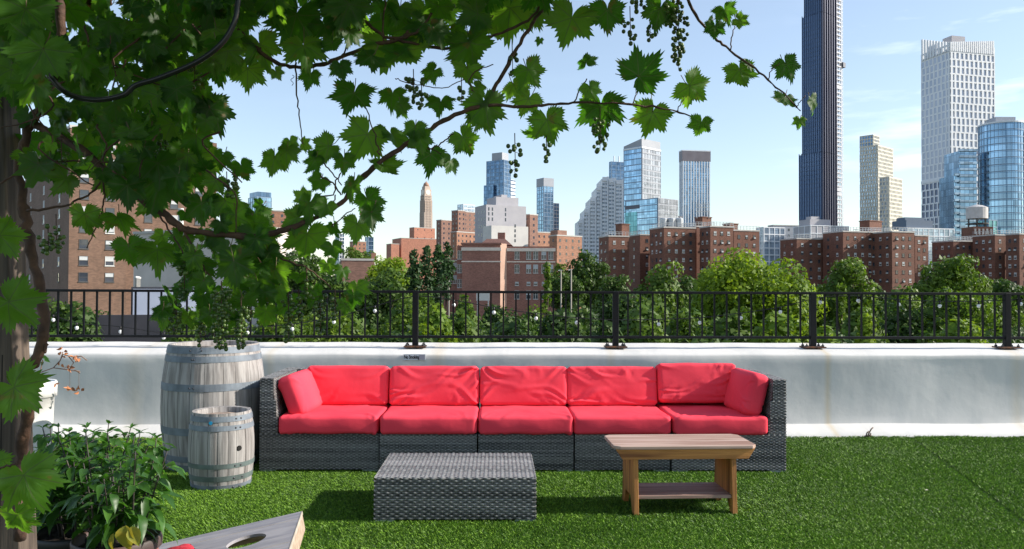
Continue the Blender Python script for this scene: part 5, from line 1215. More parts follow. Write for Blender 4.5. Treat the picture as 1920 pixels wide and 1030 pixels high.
mb = MB(); mb.box((-.4, 0, zt(380, d)), (.01, B.lv * .6, zt(374, d))); mb.build('recess', M_slab, B.r)
B2, h2 = simple('office_podium', 'lower glass volume with grey right face stepping forward from the office tower', 1172, 1233, 1271, 370, 520, 38, G_blue, M_bluemul, 4.2, 50, .6, .5, .15)
mb = MB(); mb.box((.3, -.25, 0), (B2.lu, -.01, h2)); mb.build('grey_face', G_grey, B2.r); grid(B2, 'grey_bands', M_grey, .3, B2.lu, -.25, 0, 5, h2, 4.2, 1.6, .5, .15, .12, 'R')
mb = MB(); mb.box((-.3, B2.lv * .55, zt(386, 520)), (.01, B2.lv, zt(379, 520))); mb.build('recess', M_slab, B2.r); mb = MB(); mb.box((-.25, B2.lv * .62, 0), (.01, B2.lv, zt(392, 520))); mb.build('teal_glass', glass('teal_glass', (.10, .25, .30), (.12, .28, .33)), B2.r)
# pinstripe tower
d = 600; B, h = simple('pinstripe_tower', 'slab tower with white vertical stripes and a dark top band', 1277, 1280, 1331, 281, d, 8, G_blue, None, top=None)
grid(B, 'fins', M_white, 0, B.lu, 0, B.lv, 4, zt(300, d), 3.5, 2.1, 0, .75, .5); grid(B, 'floor_lines', M_bluemul, 0, B.lu, 0, B.lv, 4, zt(300, d), 3.5, 3, .4, 0, .2)
mb = MB(); mb.box((-.5, -.5, zt(300, d)), (B.lu + .5, B.lv + .5, h)); mb.build('crown', mat('bronze_band', (.20, .18, .20), (.16, .14, .16), scale=.2, rough=.5), B.r); mb = MB(); mb.box((-.6, -.6, h), (B.lu + .6, B.lv + .6, h + .8)); mb.build('roof_edge', M_white, B.r)
simple('low_grey_block', 'small dark grey block wedged between the office podium and the striped tower', 1262, 1268, 1278, 404, 560, 30, M_grey, M_slab, 4, 3, .6, .3)

# dark supertall tower
def supertall():
    d = 640; s = FPX / d; B = Bld('dark_skyscraper', 'immensely tall dark navy skyscraper still under construction with hoist strip', 'skyscraper', 1499, 1541, 1567, d, 38); lu, lv = B.lu, B.lv
    M_nav = mat('navy_cladding', (.085, .14, .25), (.11, .17, .29), scale=.05, rough=.35, metal=.35); M_fin = mat('navy_fins', (.075, .12, .22), rough=.4, metal=.4); M_brz = mat('bronze_cladding', (.085, .09, .135), (.07, .075, .12), scale=.05, rough=.4, metal=.3)
    tops = [(zt(282, d), 0, lv), (zt(18, d), 0, lv - 3.0), (zt(-170, d), 0, lv - 5)]
    z0 = 0
    for k, (h, a, b_) in enumerate(tops):
        mb = MB(); mb.box((0, 0, z0), (lu, b_, h)); w = mb.build('shaft', M_nav, B.r)
        mb = MB(); n = 9
        for j in range(n + 1): y = b_ * j / n; mb.box((-.7, max(0, y - .35), z0), (-.001, max(.5, y), h + 1))
        mb.build('fins', M_fin, w)
        mb = MB(); mb.box((0.01, -.6, z0), (lu, -.001, h)); mb.build('right_face', M_brz, w); mb = MB()
        for j in range(7): x = lu * j / 6; mb.box((max(0, x - .5), -1.6, z0), (min(lu, x + .2), -.601, h + .5))
        mb.build('piers', M_brz, w)
        mb = MB()
        for q in range(int((h - z0) / 3.6)): mb.box((-.2, .2, z0 + q * 3.6), (-.0011, b_, z0 + q * 3.6 + .5))
        mb.build('spandrels', mat('navy_spandrel', (.08, .125, .21), rough=.4), w); z0 = h
    # unfinished floors on the right flank
    mb = MB(); x0, x1 = lu, lu + 9.2; H = tops[2][0]; mb.box((x0 + .5, 3, 0), (x1 - .6, 12, H)); w = mb.build('core', M_slab, B.r); mb = MB()
    for q in range(int(H / 3.7)):
        if q in (24, 25, 48): mb.box((x0, -.5, q * 3.7), (x1, 3.2, q * 3.7 + 3)); continue
        mb.box((x0, -.5, q * 3.7), (x1, 3.2, q * 3.7 + 1.0))
        for j in range(4): mb.box((x0 + j * 2.9, -.3, q * 3.7 + 1.0), (x0 + j * 2.9 + .6, .2, q * 3.7 + 3.7))
    mb.build('open_floors', mat('primed_steel', (.46, .47, .50), (.36, .37, .42), scale=.3, rough=.6), B.r)
    mb = MB(); 
    for dx, dy in ((0, 0), (1.2, 0), (0, 1.2), (1.2, 1.2)): mb.box((x1 + 2 + dx, dy, 0), (x1 + 2.25 + dx, dy + .25, H + 5))
    for q in range(int(H / 3)): mb.box((x1 + 2, 0.02, q * 3), (x1 + 3.4, .2, q * 3 + .25))
    for q in range(0, int(H / 3), 8): mb.box((x1, .5, q * 3 + 1), (x1 + 2, .7, q * 3 + 1.2))
    h_ = mb.build('hoist_mast', M_white, B.r); mb = MB(); z = zt(108, d); mb.box((x1 + 1.2, -1.5, z), (x1 + 5.2, 1.8, z + 4)); mb.build('hoist_cage', M_slab, h_)
supertall()
# cream stepped tower
def cream():
    d = 700; B = Bld('cream_tower', 'cream tower of two stepped volumes with narrow windows right of the dark skyscraper', 'tower', 1613, 1647, 1675, d, 40); h = zt(268, d); body(B, h, G_pale, 'glazing')
    grid(B, 'cream_grid', M_cream, 0, B.lu, 0, B.lv, 4, h, 3.4, 2.4, 1.1, 1.0, .4, stag=.4)
    mb = MB(); mb.box((0, 4, h + .01), (B.lu * .4, B.lv, zt(247, d))); w = mb.build('upper_storeys', G_slate, B.r); g2 = grid(B, 'upper_grid', M_cream, -.01, B.lu * .4, 4, B.lv, h + .5, zt(247, d), 3.4, 2.4, .9, .7, .3)
    C, u, v, su, sv = foot(1650, 1668, 1692, d - 30, R(40)); r2 = thing('cream_wing', 'lower cream wing with golden lit face beside the cream tower', 'tower', (C[0], C[1], GZ), R(40)); h2 = zt(328, d - 30)
    class Q: pass
    q = Q(); q.r = r2; q.lu, q.lv = su, sv; body(q, h2, G_pale, 'glazing'); grid(q, 'cream_grid', M_cream, 0, su, 0, sv, 4, h2, 3.4, 2.4, 1.2, 1.1, .4, stag=.4, seed=2)
cream()
# big white gridded tower
def gridtower():
    d = 480; B = Bld('white_grid_tower', 'big white skyscraper with staggered window grid and rooftop box', 'skyscraper', 1729, 1783, 1867, d, 13); lu, lv = B.lu, B.lv; h = zt(76, d); ht = zt(66, d)
    body(B, h - 3, mat('tower_glass', (.34, .38, .46), (.42, .45, .53), scale=.06, rough=.3, metal=.3), 'upper_glazing', z0=zt(326, d)); body(B, zt(326, d) - .01, mat('tower_lower_glass', (.07, .09, .15), (.12, .15, .24), scale=.06, rough=.2, metal=.4), 'lower_glazing'); 
    zm = zt(325, d); grid(B, 'upper_grid', M_white, .4, lu, 0, lv, zm, h, 4.45, 3.4, .9, 1.35, .5, stag=.22, seed=4)
    grid(B, 'lower_grid', M_white, .4, lu, 0, lv, 4, zm - 2.2, 4.45, 3.55, .9, 1.0, .7, stag=.22, seed=5)
    mb = MB(); mb.box((-.5, -.5, zm - 2), (lu, lv, zm - .3)); mb.build('transfer_band', M_white, B.r); mb = MB(); n = 10
    mb = MB()
    for j in range(22): x = lu * j / 22; mb.box((x, -.75, h - 4), (x + lu / 22 * .55, .2, h + 3.2 * j / 22 + 1.5))
    for j in range(10): y = lv * j / 10; mb.box((-.75, y, h - 4), (.2, y + lv / 10 * .55, h + 1.5 + .9 * j))
    mb.build('crown_fins', M_white, B.r)
    mb = MB(); mb.box((lu * .25, lv * .3, h - 3), (lu * .55, lv * .62, zt(50, d))); mb.build('roof_box', M_greyb, B.r)
gridtower()
# curved glass tower
def curved():
    d = 400; s = FPX / d; c = P(1880, 540, d + 10); r = thing('curved_glass_tower', 'blue glass tower with rounded front and lower balcony wing at the right edge', 'tower', (c.x, c.y, GZ)); rad = 10.6; h = zt(222, d)
    mb = MB(); n = 40; mb.lathe([(rad, 0), (rad, h)], n); mb.build('glazing', G_blue, r, smooth=False)
    mb = MB(); k = 0; z = h
    while z > 5: mb.lathe([(rad - .05, z - .25), (rad + .12, z - .25), (rad + .12, z + .25), (rad - .05, z + .25)], n, caps=False); z -= 3.55
    mb.build('floor_lines', M_bluemul, r); mb = MB()
    for j in range(36): a = j / 36 * 6.283; mb.box((rad * .999, -.06, 0), (rad + .15, .06, h), M=Matrix.Rotation(a, 4, 'Z'))
    mb.build('mullions', M_bluemul, r); mb = MB(); mb.lathe([(rad + .3, h), (rad + .3, h + .8), (rad - .4, h + .8)], n); mb.build('roof_edge', M_white, r)
    mb = MB(); mb.box((-3, 0, h), (7.4, 8, zt(204, d))); mb.build('plant_room', M_grey, r)
    # left balcony wing, stepping
    for i, (a, b_, y) in enumerate(((1807, 1817, 319), (1817, 1846, 272))):
        x0, x1 = XA(a, d) - c.x, XA(b_, d) - c.x + (1 if i else 0); hh = zt(y, d); mb = MB(); mb.box((x0, -2 - i * .2, 0), (x1, 12, hh)); w = mb.build('balcony_wing', G_blue, r); mb = MB(); z = hh
        while z > 5: mb.box((x0 - .6, -3.2 - i * .2, z - .35), (x1, -2.001 - i * .2, z + .05)); mb.box((x0 - .6, -3.25 - i * .2, z + .051), (x1, -3.2 - i * .2, z + .8)); z -= 3.3
        mb.build('balcony', G_pale, w)
    # right darker block with balconies
    x0, x1 = XA(1904, d) - c.x, XA(1985, d) - c.x; hh = zt(243, d); mb = MB(); mb.box((x0, -7.5, 0), (x1, 12, hh)); w = mb.build('dark_wing', G_dark, r); mb = MB(); z = hh
    while z > 5: mb.box((x0, -9.0, z - .3), (x1, -7.501, z + .1)); mb.box((x0, -9.05, z + .101), (x1, -9, z + .9)); z -= 3.4
    mb.build('balcony', mat('smoked_glass', (.10, .15, .18), rough=.2, metal=.3), w)
curved()

# clock tower with brick buildings at its foot
def clock():
    d = 1150; s = FPX / d; c = P(798, 540, d); r = thing('clock_tower', 'slender pale stone clock tower with a dome rising over low red buildings', 'clock tower', (c.x, c.y, GZ), R(35)); z = lambda y: zt(y, d)
    M_l = mat('limestone', (.50, .40, .33), (.42, .34, .29), scale=.05, rough=.85); M_ld = mat('limestone_dark', (.26, .21, .19), rough=.9)
    def sq(name, w_, a, b, m=M_l): mb = MB(); mb.box((-w_, -w_, a), (w_, w_, b)); return mb.build(name, m, r)
    sq('shaft', 6.8, 0, z(400)); sq('shaft_upper', 6.0, z(400), z(368)); sq('clock_stage', 5.4, z(368), z(357)); sq('belfry', 4.3, z(357), z(351))
    for f in range(4):
        M_ = Matrix.Rotation(f * math.pi / 2, 4, 'Z'); mb = MB()
        for j in range(5):
            x = -5.4 + 2.4 * j; mb.box((x, -7.15, z(470)), (x + 1.0, -6.801, z(372) - 4), M=M_)
        mb.build('piers', M_l, r); q = MB()
        for j in range(4): 
            x = -4.2 + 2.4 * j
            for k in range(22): q.box((x, -6.9, z(470) + k * 3.6), (x + 1.0, -6.801, z(470) + k * 3.6 + 1.8), M=M_)
        q.build('window_slots', M_ld, r)
        mb = MB(); Mc = M_ @ Matrix.Translation((0, -5.41, z(362.5))) @ Matrix.Rotation(R(90), 4, 'X'); t = MB(); t.lathe([(3.6, 0), (3.6, .3)], 20); mb.add([Mc @ Vector(p) for p in t.v], t.f); mb.build('clock_face', mat('clock_face', (.7, .66, .6), rough=.6), r)
    mb = MB(); mb.lathe([(4.2, z(351)), (4.4, z(349)), (3.6, z(346)), (2.2, z(343.8)), (.8, z(343)), (.5, z(341.5)), (.05, z(340))], 16); mb.build('dome', mat('dome_copper', (.33, .19, .13), rough=.7), r, smooth=True)
clock()
_m = MB(); _m.box((-.55, -.06, -.7), (.55, .0, .7)); _o = _m.build('window_far', M_pane); W_far = _o.data; bpy.data.objects.remove(_o)
def low(name, label, xl, xc, xr, yt, d, a, m, fh=3.4, wn=True, mm=None, group=None, cat='building', bw=3.4):
    B = Bld(name, label, cat, xl, xc, xr, d, a, group); h = zt(yt, d); body(B, h, m); mb = MB(); mb.box((-.15, -.15, h), (B.lu + .15, B.lv + .15, h + .6)); mb.build('coping', M_coping, B.r)
    if wn:
        n = min(9, int((h - max(0, zt(500, d))) / fh)); ms = []; cnt = 0
        for k in range(n):
            z = h - 2.2 - k * fh; nu, nv = int(B.lu / bw), int(B.lv / bw)
            for f, L_, c_ in (('R', B.lu, nu), ('L', B.lv, nv)):
                for j in range(c_):
                    if cnt >= 98: continue
                    t = (j + .5) * L_ / c_; o = bpy.data.objects.new('window', W_far); col.objects.link(o); o.parent = B.r; cnt += 1
                    o.location = (t, 0, z) if f == 'R' else (0, t, z)
                    if f == 'L': o.rotation_euler = (0, 0, R(-90))
    return B, h
low('red_building', 'red brick building with stone cornice at the foot of the clock tower', 767, 776, 815, 428, 900, 35, M_red, fh=9, bw=7)
low('red_church_hall', 'wide lower red building with white cornice before the clock tower', 735, 752, 818, 448, 850, 25, M_red, wn=False)
low('small_red_building', 'little red gabled building left of the clock tower base', 724, 733, 748, 459, 840, 30, M_red, wn=False)
low('grey_low_roof', 'low dark roofed building at the left end of the clock tower group', 728, 742, 752, 466, 860, 30, M_brown, wn=False)
# stepped brown apartments
low('brown_apartments', 'left volume of the brown stepped apartment cluster', 823, 827, 846, 414, 560, 40, M_brown)
low('brown_apartments', 'tall middle volume of the brown stepped apartment cluster', 846, 858, 872, 396, 570, 45, M_brown)
low('brown_apartments', 'highest right volume of the brown apartment cluster beside the grey block', 855, 868, 893, 398, 590, 45, M_brown)
low('brown_apartments', 'front lower volume with orange brick of the brown apartment cluster', 847, 856, 892, 436, 520, 45, M_orange)
simple('pale_blue_block', 'pale blue glass block peeping above the brown apartments', 857, 868, 889, 384, 760, 40, G_pale, M_white, 3.5, 4, .6, .4)
# grey institutional block
def greyblock():
    d = 420; B = Bld('grey_block', 'pale grey institutional block in three stepped tiers with few slit windows', 'building', 890, 911, 986, d, 24); h = zt(384, d); body(B, h, M_greyb); r = B.r
    mb = MB(); mb.box((7, 3, h), (B.lu - 3.2, B.lv, zt(367, d))); mb.box((11, 5, zt(367, d)), (B.lu - 9, B.lv, zt(361.5, d))); mb.build('upper_tier', M_greyb, r)
    def slits(xs, ys, y0, face='R'):
        for x in xs:
            for y in ys:
                mb = MB(); z = zt(y, d)
                if face == 'R': mb.box((x - .35, y0 - .05, z - .9), (x + .35, y0 + .02, z + .9))
                else: mb.box((y0 - .05, x - .5, z - .9), (y0 + .02, x + .5, z + .9))
                mb.build('window', M_pane, r)
    s = FPX / d; slits((1.5, 3.6, 11.2), (392, 401, 411), 0); slits((2.5, 6, 9.5), (396, 410, 424, 440), 0, 'L')
    C, u, v, su, sv = foot(905, 921, 990, d - 18, R(24)); r2 = thing('white_block', 'lower white windowless block standing before the grey institutional block', 'building', (C[0], C[1], GZ), R(24))
    mb = MB(); mb.box((0, 0, 0), (su, sv, zt(423, d - 18))); mb.build('wall', mat('white_render', (.62, .60, .57), (.56, .54, .52), scale=.2, rough=.85), r2); mb = MB()
    for k in range(4): mb.box((su * .62, -.05, zt(430 + 9 * k, d)), (su * .62 + .8, .02, zt(424.5 + 9 * k, d)))
    mb.build('window_slots', M_pane, r2)
greyblock()
low('brown_slab', 'narrow brown brick slab touching the right side of the grey block', 985, 993, 1001, 403, 440, 40, M_brown)
low('orange_block', 'low orange brick block behind the right end of the school roof', 1001, 1006, 1034, 436, 480, 35, M_orange)
B, h = low('orange_block', 'broad orange brick housing block with rooftop box left of the white stepped tower', 1030, 1044, 1091, 442, 400, 35, M_orange)
mb = MB(); mb.box((3, 3, h), (9, 9, h + 3.2)); mb.build('bulkhead', M_brown, B.r)
# left distance
B, h = simple('far_glass_block', 'blue glass building glimpsed through the vine left of the dangling cane', 464, 480, 508, 372, 620, 40, G_blue, M_bluemul, 3.6, 4, .5, .3); body(B, zt(362, 620), G_slate, 'top_storeys', x0=1, y0=1, z0=h)
low('far_brick_block', 'flat brick building right of the blue glass building through the vine', 478, 486, 536, 398, 420, 20, M_orange)
simple('far_tower_pair', 'thin hazy tower with pale side glimpsed under the main vine branch', 628, 636, 645, 440, 900, 40, G_slate, M_white, 4, 4, .6, .4)
simple('far_dark_tower', 'dark blue tower edge just left of the open sky under the vine', 684, 690, 698, 446, 800, 40, G_slate, M_bluemul, 4, 5, .4, .4)
low('far_peach_block', 'peach coloured block between hazy towers under the vine', 655, 662, 686, 455, 700, 30, M_orange)
low('low_brown_roof', 'long low brown roof with brick chimney among the trees left of the cypresses', 636, 640, 702, 490, 230, 12, M_brown, wn=False); o = [q for q in bpy.data.objects if q.name.startswith('low_brown_roof')][0]
mb = MB(); z = zt(475, 230); mb.box((8.5, .5, zt(490, 230)), (9.8, 2, z)); mb.build('chimney', M_orange, o)
# right middle distance
simple('pale_teal_block', 'long pale glass laboratory block left of the dark skyscraper base', 1418, 1432, 1472, 424, 420, 18, G_pale, M_white, 3.6, 3.5, .5, .4, cat='building')
low('long_blue_roof', 'low long block with flat bluish roof right behind the pale glass block', 1440, 1450, 1520, 421, 460, 10, M_grey, cat='building')
B, h = simple('vaulted_hall', 'pale industrial hall with stepped roof at the dark skyscraper foot', 1488, 1520, 1592, 420, 400, 15, M_greyb, M_white, 4, 4, .4, .3, cat='building'); mb = MB(); mb.box((2, 3, h), (14, 12, zt(407, 400))); mb.box((4, 5, zt(407, 400)), (9, 9, zt(401, 400))); mb.build('roof_house', M_greyb, B.r)
B, h = simple('green_roofed_block', 'pale green glazed block with dark roof below the white grid tower', 1690, 1702, 1790, 424, 380, 12, G_pale, M_white, 3.6, 3, .5, .4, cat='building'); mb = MB(); mb.box((1, 2, h), (16, 12, zt(408, 380))); mb.box((2, 4, zt(408, 380)), (13, 10, zt(402, 380))); mb.build('dark_roof', mat('slate_roof', (.10, .14, .20), rough=.6), B.r)
simple('teal_strip', 'narrow teal glass slab beside the water tower', 1850, 1854, 1866, 408, 380, 20, glass('teal_glass', (.1, .25, .3), (.12, .28, .33)), M_bluemul, 3.5, 3, .4, .3, cat='building')

# ---------------------------------------------------------------- vegetation
M_bark = mat('tree_bark', (.07, .05, .035), (.04, .03, .02), scale=4, rough=.95, bump=.5)
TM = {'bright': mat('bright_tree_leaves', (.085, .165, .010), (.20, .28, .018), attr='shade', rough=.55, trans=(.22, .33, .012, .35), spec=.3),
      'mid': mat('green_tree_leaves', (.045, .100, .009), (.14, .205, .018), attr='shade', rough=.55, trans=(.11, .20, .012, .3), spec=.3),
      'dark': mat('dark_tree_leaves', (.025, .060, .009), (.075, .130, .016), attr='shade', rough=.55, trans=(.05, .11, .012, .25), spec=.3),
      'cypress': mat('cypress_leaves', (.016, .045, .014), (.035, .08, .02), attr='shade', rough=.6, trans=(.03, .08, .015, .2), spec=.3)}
def tree(label, cx, yt, wpx, d, kind, seed, yb=None, shape='round', group='trees beyond the parapet', cat='tree', name='tree', dens=1.0):
    g = np.random.default_rng(seed); p = P(cx, yt, d); top = p.z; rx = wpx / 2 * d / FPX * (1.12 if shape == 'round' else 1); base = GZ
    zb = P(cx, yb, d).z if yb else (top - max(rx * 1.7, (top - base) * .72)); zb = max(zb, base + .5); rz = (top - zb) / 2; zc = (top + zb) / 2
    r = thing(name, label, cat, (p.x, p.y, base), 0, group); ry = min(rx, 7.0)
    ls = max(.20, min(.5, d * .0042)); nl = 3.0
    L_ = []
    if shape == 'round':
        k = int(22 + 2.4 * rx * rz / 3)
        for i in range(min(k, 80)):
            v = g.normal(0, 1, 3); v /= np.linalg.norm(v); q = g.random() ** .4 * .84; v = v * q * np.array([rx, ry, rz]); v[1] = v[1] if g.random() < .3 else -abs(v[1])
            L_.append((v, g.uniform(.18, .38) * min(rx, rz * 1.2, 5.0)))
    elif shape == 'cone':
        for i in range(26): t = i / 26; w_ = rx * (1 - t) ** .8; a = g.uniform(0, 6.28); L_.append((np.array([w_ * .55 * math.cos(a), w_ * .55 * math.sin(a), -rz + 2 * rz * t * .95]), max(.35, w_ * .6)))
        ry = rx
    else:
        for i in range(24): t = i / 24; w_ = rx * math.sin(math.pi * min(1, .12 + t * .85)) ** .6; a = g.uniform(0, 6.28); L_.append((np.array([w_ * .3 * math.cos(a), w_ * .3 * math.sin(a), -rz + 2 * rz * t * .97]), w_ * .72))
    V = []; S = []
    tot = sum(q[1] ** 2 for q in L_); N = int(min(20000, dens * 12.57 * tot / (ls * ls) * .75))
    for v, rr in L_:
        n = max(20, int(N * rr * rr / tot)); dirs = g.normal(0, 1, (n, 3)); dirs[:, 2] += .25; dirs /= np.linalg.norm(dirs, axis=1, keepdims=True)
        rad = rr * (1.0 - .45 * g.random(n) ** 2 + .12 * (g.random(n) < .12)); c = v + dirs * rad[:, None] * np.array([1, 1, .85])
        nr = dirs + g.normal(0, .55, (n, 3)); nr /= np.linalg.norm(nr, axis=1, keepdims=True); a = np.cross(nr, g.normal(0, 1, (n, 3))); a /= np.linalg.norm(a, axis=1, keepdims=True); b = np.cross(nr, a)
        sz = (ls * g.uniform(.5, 1.15, n))[:, None]
        q = np.stack([c - a * sz * .8, c - b * sz * .45 + nr * sz * .1, c + a * sz * .8, c + b * sz * .45 + nr * sz * .1], 1); V.append(q.reshape(-1, 3)); sh = np.clip(g.normal(g.uniform(.15, .85), .2, n), 0, 1); S.append(np.repeat(sh, 4))
    if shape == 'round':      # inner leaves closing the heart of the crown, coloured darker for the shade there
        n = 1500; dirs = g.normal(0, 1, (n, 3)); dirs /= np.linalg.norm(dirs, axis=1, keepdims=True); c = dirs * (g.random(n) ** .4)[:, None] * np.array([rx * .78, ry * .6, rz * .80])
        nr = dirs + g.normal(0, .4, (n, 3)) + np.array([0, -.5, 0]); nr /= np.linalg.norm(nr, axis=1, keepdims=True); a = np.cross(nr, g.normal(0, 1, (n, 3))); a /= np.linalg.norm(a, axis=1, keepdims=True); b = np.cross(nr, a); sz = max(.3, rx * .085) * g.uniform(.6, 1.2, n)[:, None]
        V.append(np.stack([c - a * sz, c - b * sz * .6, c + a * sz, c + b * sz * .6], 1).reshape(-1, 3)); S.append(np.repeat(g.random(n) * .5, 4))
    V = np.concatenate(V); V[:, 2] += zc - base; S = np.concatenate(S); F = np.arange(len(V)).reshape(-1, 4)
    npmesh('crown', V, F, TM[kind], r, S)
    m = MB(); h = zc - base + rz * .4; m.tube([(0, 0, 0), (g.normal(0, .1), 0, h * .5), (g.normal(0, .2), 0, h)], [max(.12, rx * .055), max(.09, rx * .04), .04], 7)
    for i in range(5):
        v, rr = L_[int(g.integers(len(L_)))]; z0 = g.uniform(.35, .7) * (zc - base); m.tube([(0, 0, z0), tuple(v * .5 + np.array([0, 0, (zc - base + z0) / 2])), tuple(v * .9 + np.array([0, 0, zc - base]))], [max(.07, rx * .022), .06, .03], 5)
    m.build('trunk', M_bark, r, smooth=True)
T = [
 ('big bright yellow-green tree before the middle brick housing block', 1405, 462, 250, 70, 'bright', None, 'round'),
 ('pale yellow-green tree at the left shoulder of the big bright tree', 1325, 484, 70, 82, 'bright', None, 'round'),
 ('bright green tree at the right shoulder of the big bright tree', 1492, 492, 80, 66, 'bright', None, 'round'),
 ('mid green round tree before the second brick housing block', 1586, 470, 108, 92, 'mid', None, 'round'),
 ('smaller green tree between the two round trees on the right', 1692, 516, 90, 76, 'mid', None, 'round'),
 ('large dark round tree before the right brick housing block', 1778, 462, 132, 96, 'mid', None, 'round'),
 ('lighter bushy tree below the large dark round tree', 1778, 526, 160, 60, 'mid', None, 'round'),
 ('dark tree at the right edge before the last housing block', 1885, 516, 110, 130, 'dark', None, 'round'),
 ('grey-green tree before the left wing of the first housing block', 1238, 481, 100, 92, 'mid', None, 'round'),
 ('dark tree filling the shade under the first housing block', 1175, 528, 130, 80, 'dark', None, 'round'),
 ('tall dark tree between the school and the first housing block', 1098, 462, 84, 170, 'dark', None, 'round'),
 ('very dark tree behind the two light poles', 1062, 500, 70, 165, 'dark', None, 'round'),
 ('small light tree behind the right end of the school', 1048, 484, 40, 200, 'mid', None, 'round'),
 ('pointed cone shaped tree before the school right wing', 1025, 486, 40, 78, 'mid', 640, 'cone'),
 ('first dark cypress from the left before the clock tower group', 776, 464, 36, 112, 'cypress', 575, 'col'),
 ('second dark cypress from the left before the clock tower group', 800, 458, 38, 114, 'cypress', 575, 'col'),
 ('third dark cypress from the left before the clock tower group', 821, 455, 34, 116, 'cypress', 575, 'col'),
 ('rightmost dark cypress touching the school lower wing', 838, 450, 32, 150, 'cypress', 560, 'col'),
 ('bright tree left of the cypresses under the open sky', 742, 474, 90, 130, 'bright', None, 'round'),
 ('pale green treetop behind the low brown roof', 672, 456, 70, 250, 'mid', None, 'round'),
 ('light green tree behind the low brown roof chimney', 715, 476, 60, 180, 'bright', None, 'round'),
 ('big dark green tree below the cypresses', 722, 503, 130, 76, 'dark', None, 'round'),
 ('tall dark tree right of the beige warehouse', 560, 452, 130, 100, 'dark', None, 'round'),
 ('dark tree behind the hanging grapes and leaves', 625, 492, 80, 95, 'dark', None, 'round'),
 ('distant treetop above the beige warehouse roof', 440, 398, 80, 150, 'mid', None, 'round'),
 ('dark round shrub before the tan apartment block', 140, 543, 120, 56, 'dark', None, 'round'),
 ('low bright bush behind the railing near the wooden post', 90, 600, 90, 44, 'mid', None, 'round'),
 ('green bush behind the railing right of the black shed', 345, 562, 90, 54, 'mid', None, 'round'),
 ('loose green tree behind the railing above the large barrel', 425, 556, 120, 50, 'mid', None, 'round'),
 ('leafy tree behind the railing above the sofa left corner', 520, 552, 120, 48, 'mid', None, 'round'),
 ('leafy tree behind the railing under the dark tree', 605, 562, 110, 55, 'mid', None, 'round'),
 ('bright bush behind the railing right of the first visible post', 815, 552, 90, 56, 'bright', None, 'round'),
 ('dark green bush left of the white signboard', 760, 548, 110, 62, 'mid', None, 'round'),
 ('small tree beside the white signboard', 872, 549, 60, 74, 'mid', None, 'round'),
 ('dense glossy green bush before the school front', 960, 568, 140, 46, 'dark', None, 'round'),
 ('rounded green bush below the pointed tree', 1050, 556, 120, 52, 'dark', None, 'round'),
 ('big-leaved pale tree right behind the second visible railing post', 1205, 545, 120, 46, 'mid', None, 'round'),
 ('dark bush under the grey-green tree', 1140, 575, 90, 44, 'dark', None, 'round'),
 ('dark green bush below the left side of the big bright tree', 1290, 552, 110, 52, 'mid', None, 'round'),
 ('green bush directly below the big bright tree', 1370, 556, 120, 48, 'mid', None, 'round'),
 ('bright leafy bush left of the third visible railing post', 1455, 560, 120, 46, 'bright', None, 'round'),
 ('yellow-green bush right of the third visible railing post', 1548, 584, 80, 42, 'bright', None, 'round'),
 ('narrow bright green poplar behind the railing', 1577, 528, 30, 62, 'mid', 640, 'cone'),
 ('small bright pointed bush at the railing foot', 1624, 592, 34, 42, 'bright', 650, 'cone'),
 ('green bush below the mid green round tree', 1615, 556, 90, 58, 'mid', None, 'round'),
 ('dark green bush between the lower bushes on the right', 1695, 560, 110, 60, 'dark', None, 'round'),
 ('yellow-green bush under the lighter bushy tree', 1800, 575, 110, 50, 'bright', None, 'round'),
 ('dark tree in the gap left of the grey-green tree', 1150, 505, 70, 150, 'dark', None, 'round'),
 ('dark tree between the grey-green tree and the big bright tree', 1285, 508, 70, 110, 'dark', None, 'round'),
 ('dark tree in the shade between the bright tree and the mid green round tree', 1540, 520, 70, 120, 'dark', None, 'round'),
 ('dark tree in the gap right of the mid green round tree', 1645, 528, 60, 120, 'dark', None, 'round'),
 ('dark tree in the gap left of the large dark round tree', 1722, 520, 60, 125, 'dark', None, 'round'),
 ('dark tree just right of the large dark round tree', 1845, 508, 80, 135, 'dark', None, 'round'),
 ('green tree left of the big dark green tree under the vine', 660, 512, 80, 90, 'mid', None, 'round'),
 ('mid green tree low between the cypresses and the first visible post', 790, 530, 80, 85, 'mid', None, 'round'),
 ('green tree rising behind the railing right of the tan apartment block', 235, 590, 70, 75, 'dark', None, 'round'),
 ('bushy green tree behind the dead branches', 650, 560, 100, 65, 'mid', None, 'round'),
 ('dark tree low behind the white signboard', 925, 560, 60, 90, 'dark', None, 'round'),
 ('dark bush filling the gap under the pointed cone tree', 1095, 560, 80, 62, 'dark', None, 'round'),
 ('dark bush low before the parking deck', 1840, 575, 50, 80, 'dark', None, 'round'),
 ('green bush in front of the school left wing', 862, 562, 80, 58, 'mid', None, 'round'),
 ('green bush between the signboard and the pointed cone tree', 1000, 562, 70, 64, 'mid', None, 'round'),
 ('green tree filling the gap before the second brick housing block', 1510, 530, 90, 95, 'mid', None, 'round'),
 ('green tree low between two round trees on the right', 1650, 548, 80, 84, 'mid', None, 'round'),
 ('green tree low at the far right before the brick wings', 1860, 545, 100, 88, 'mid', None, 'round'),
 ('green tree low before the grey-green tree', 1220, 535, 100, 66, 'mid', None, 'round'),
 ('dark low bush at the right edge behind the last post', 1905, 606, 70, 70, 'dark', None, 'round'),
]
for i, (lab, cx, yt, wp, d, kind, yb, shp) in enumerate(T): tree(lab, cx, yt, wp, d, kind, 100 + i, yb, shp)
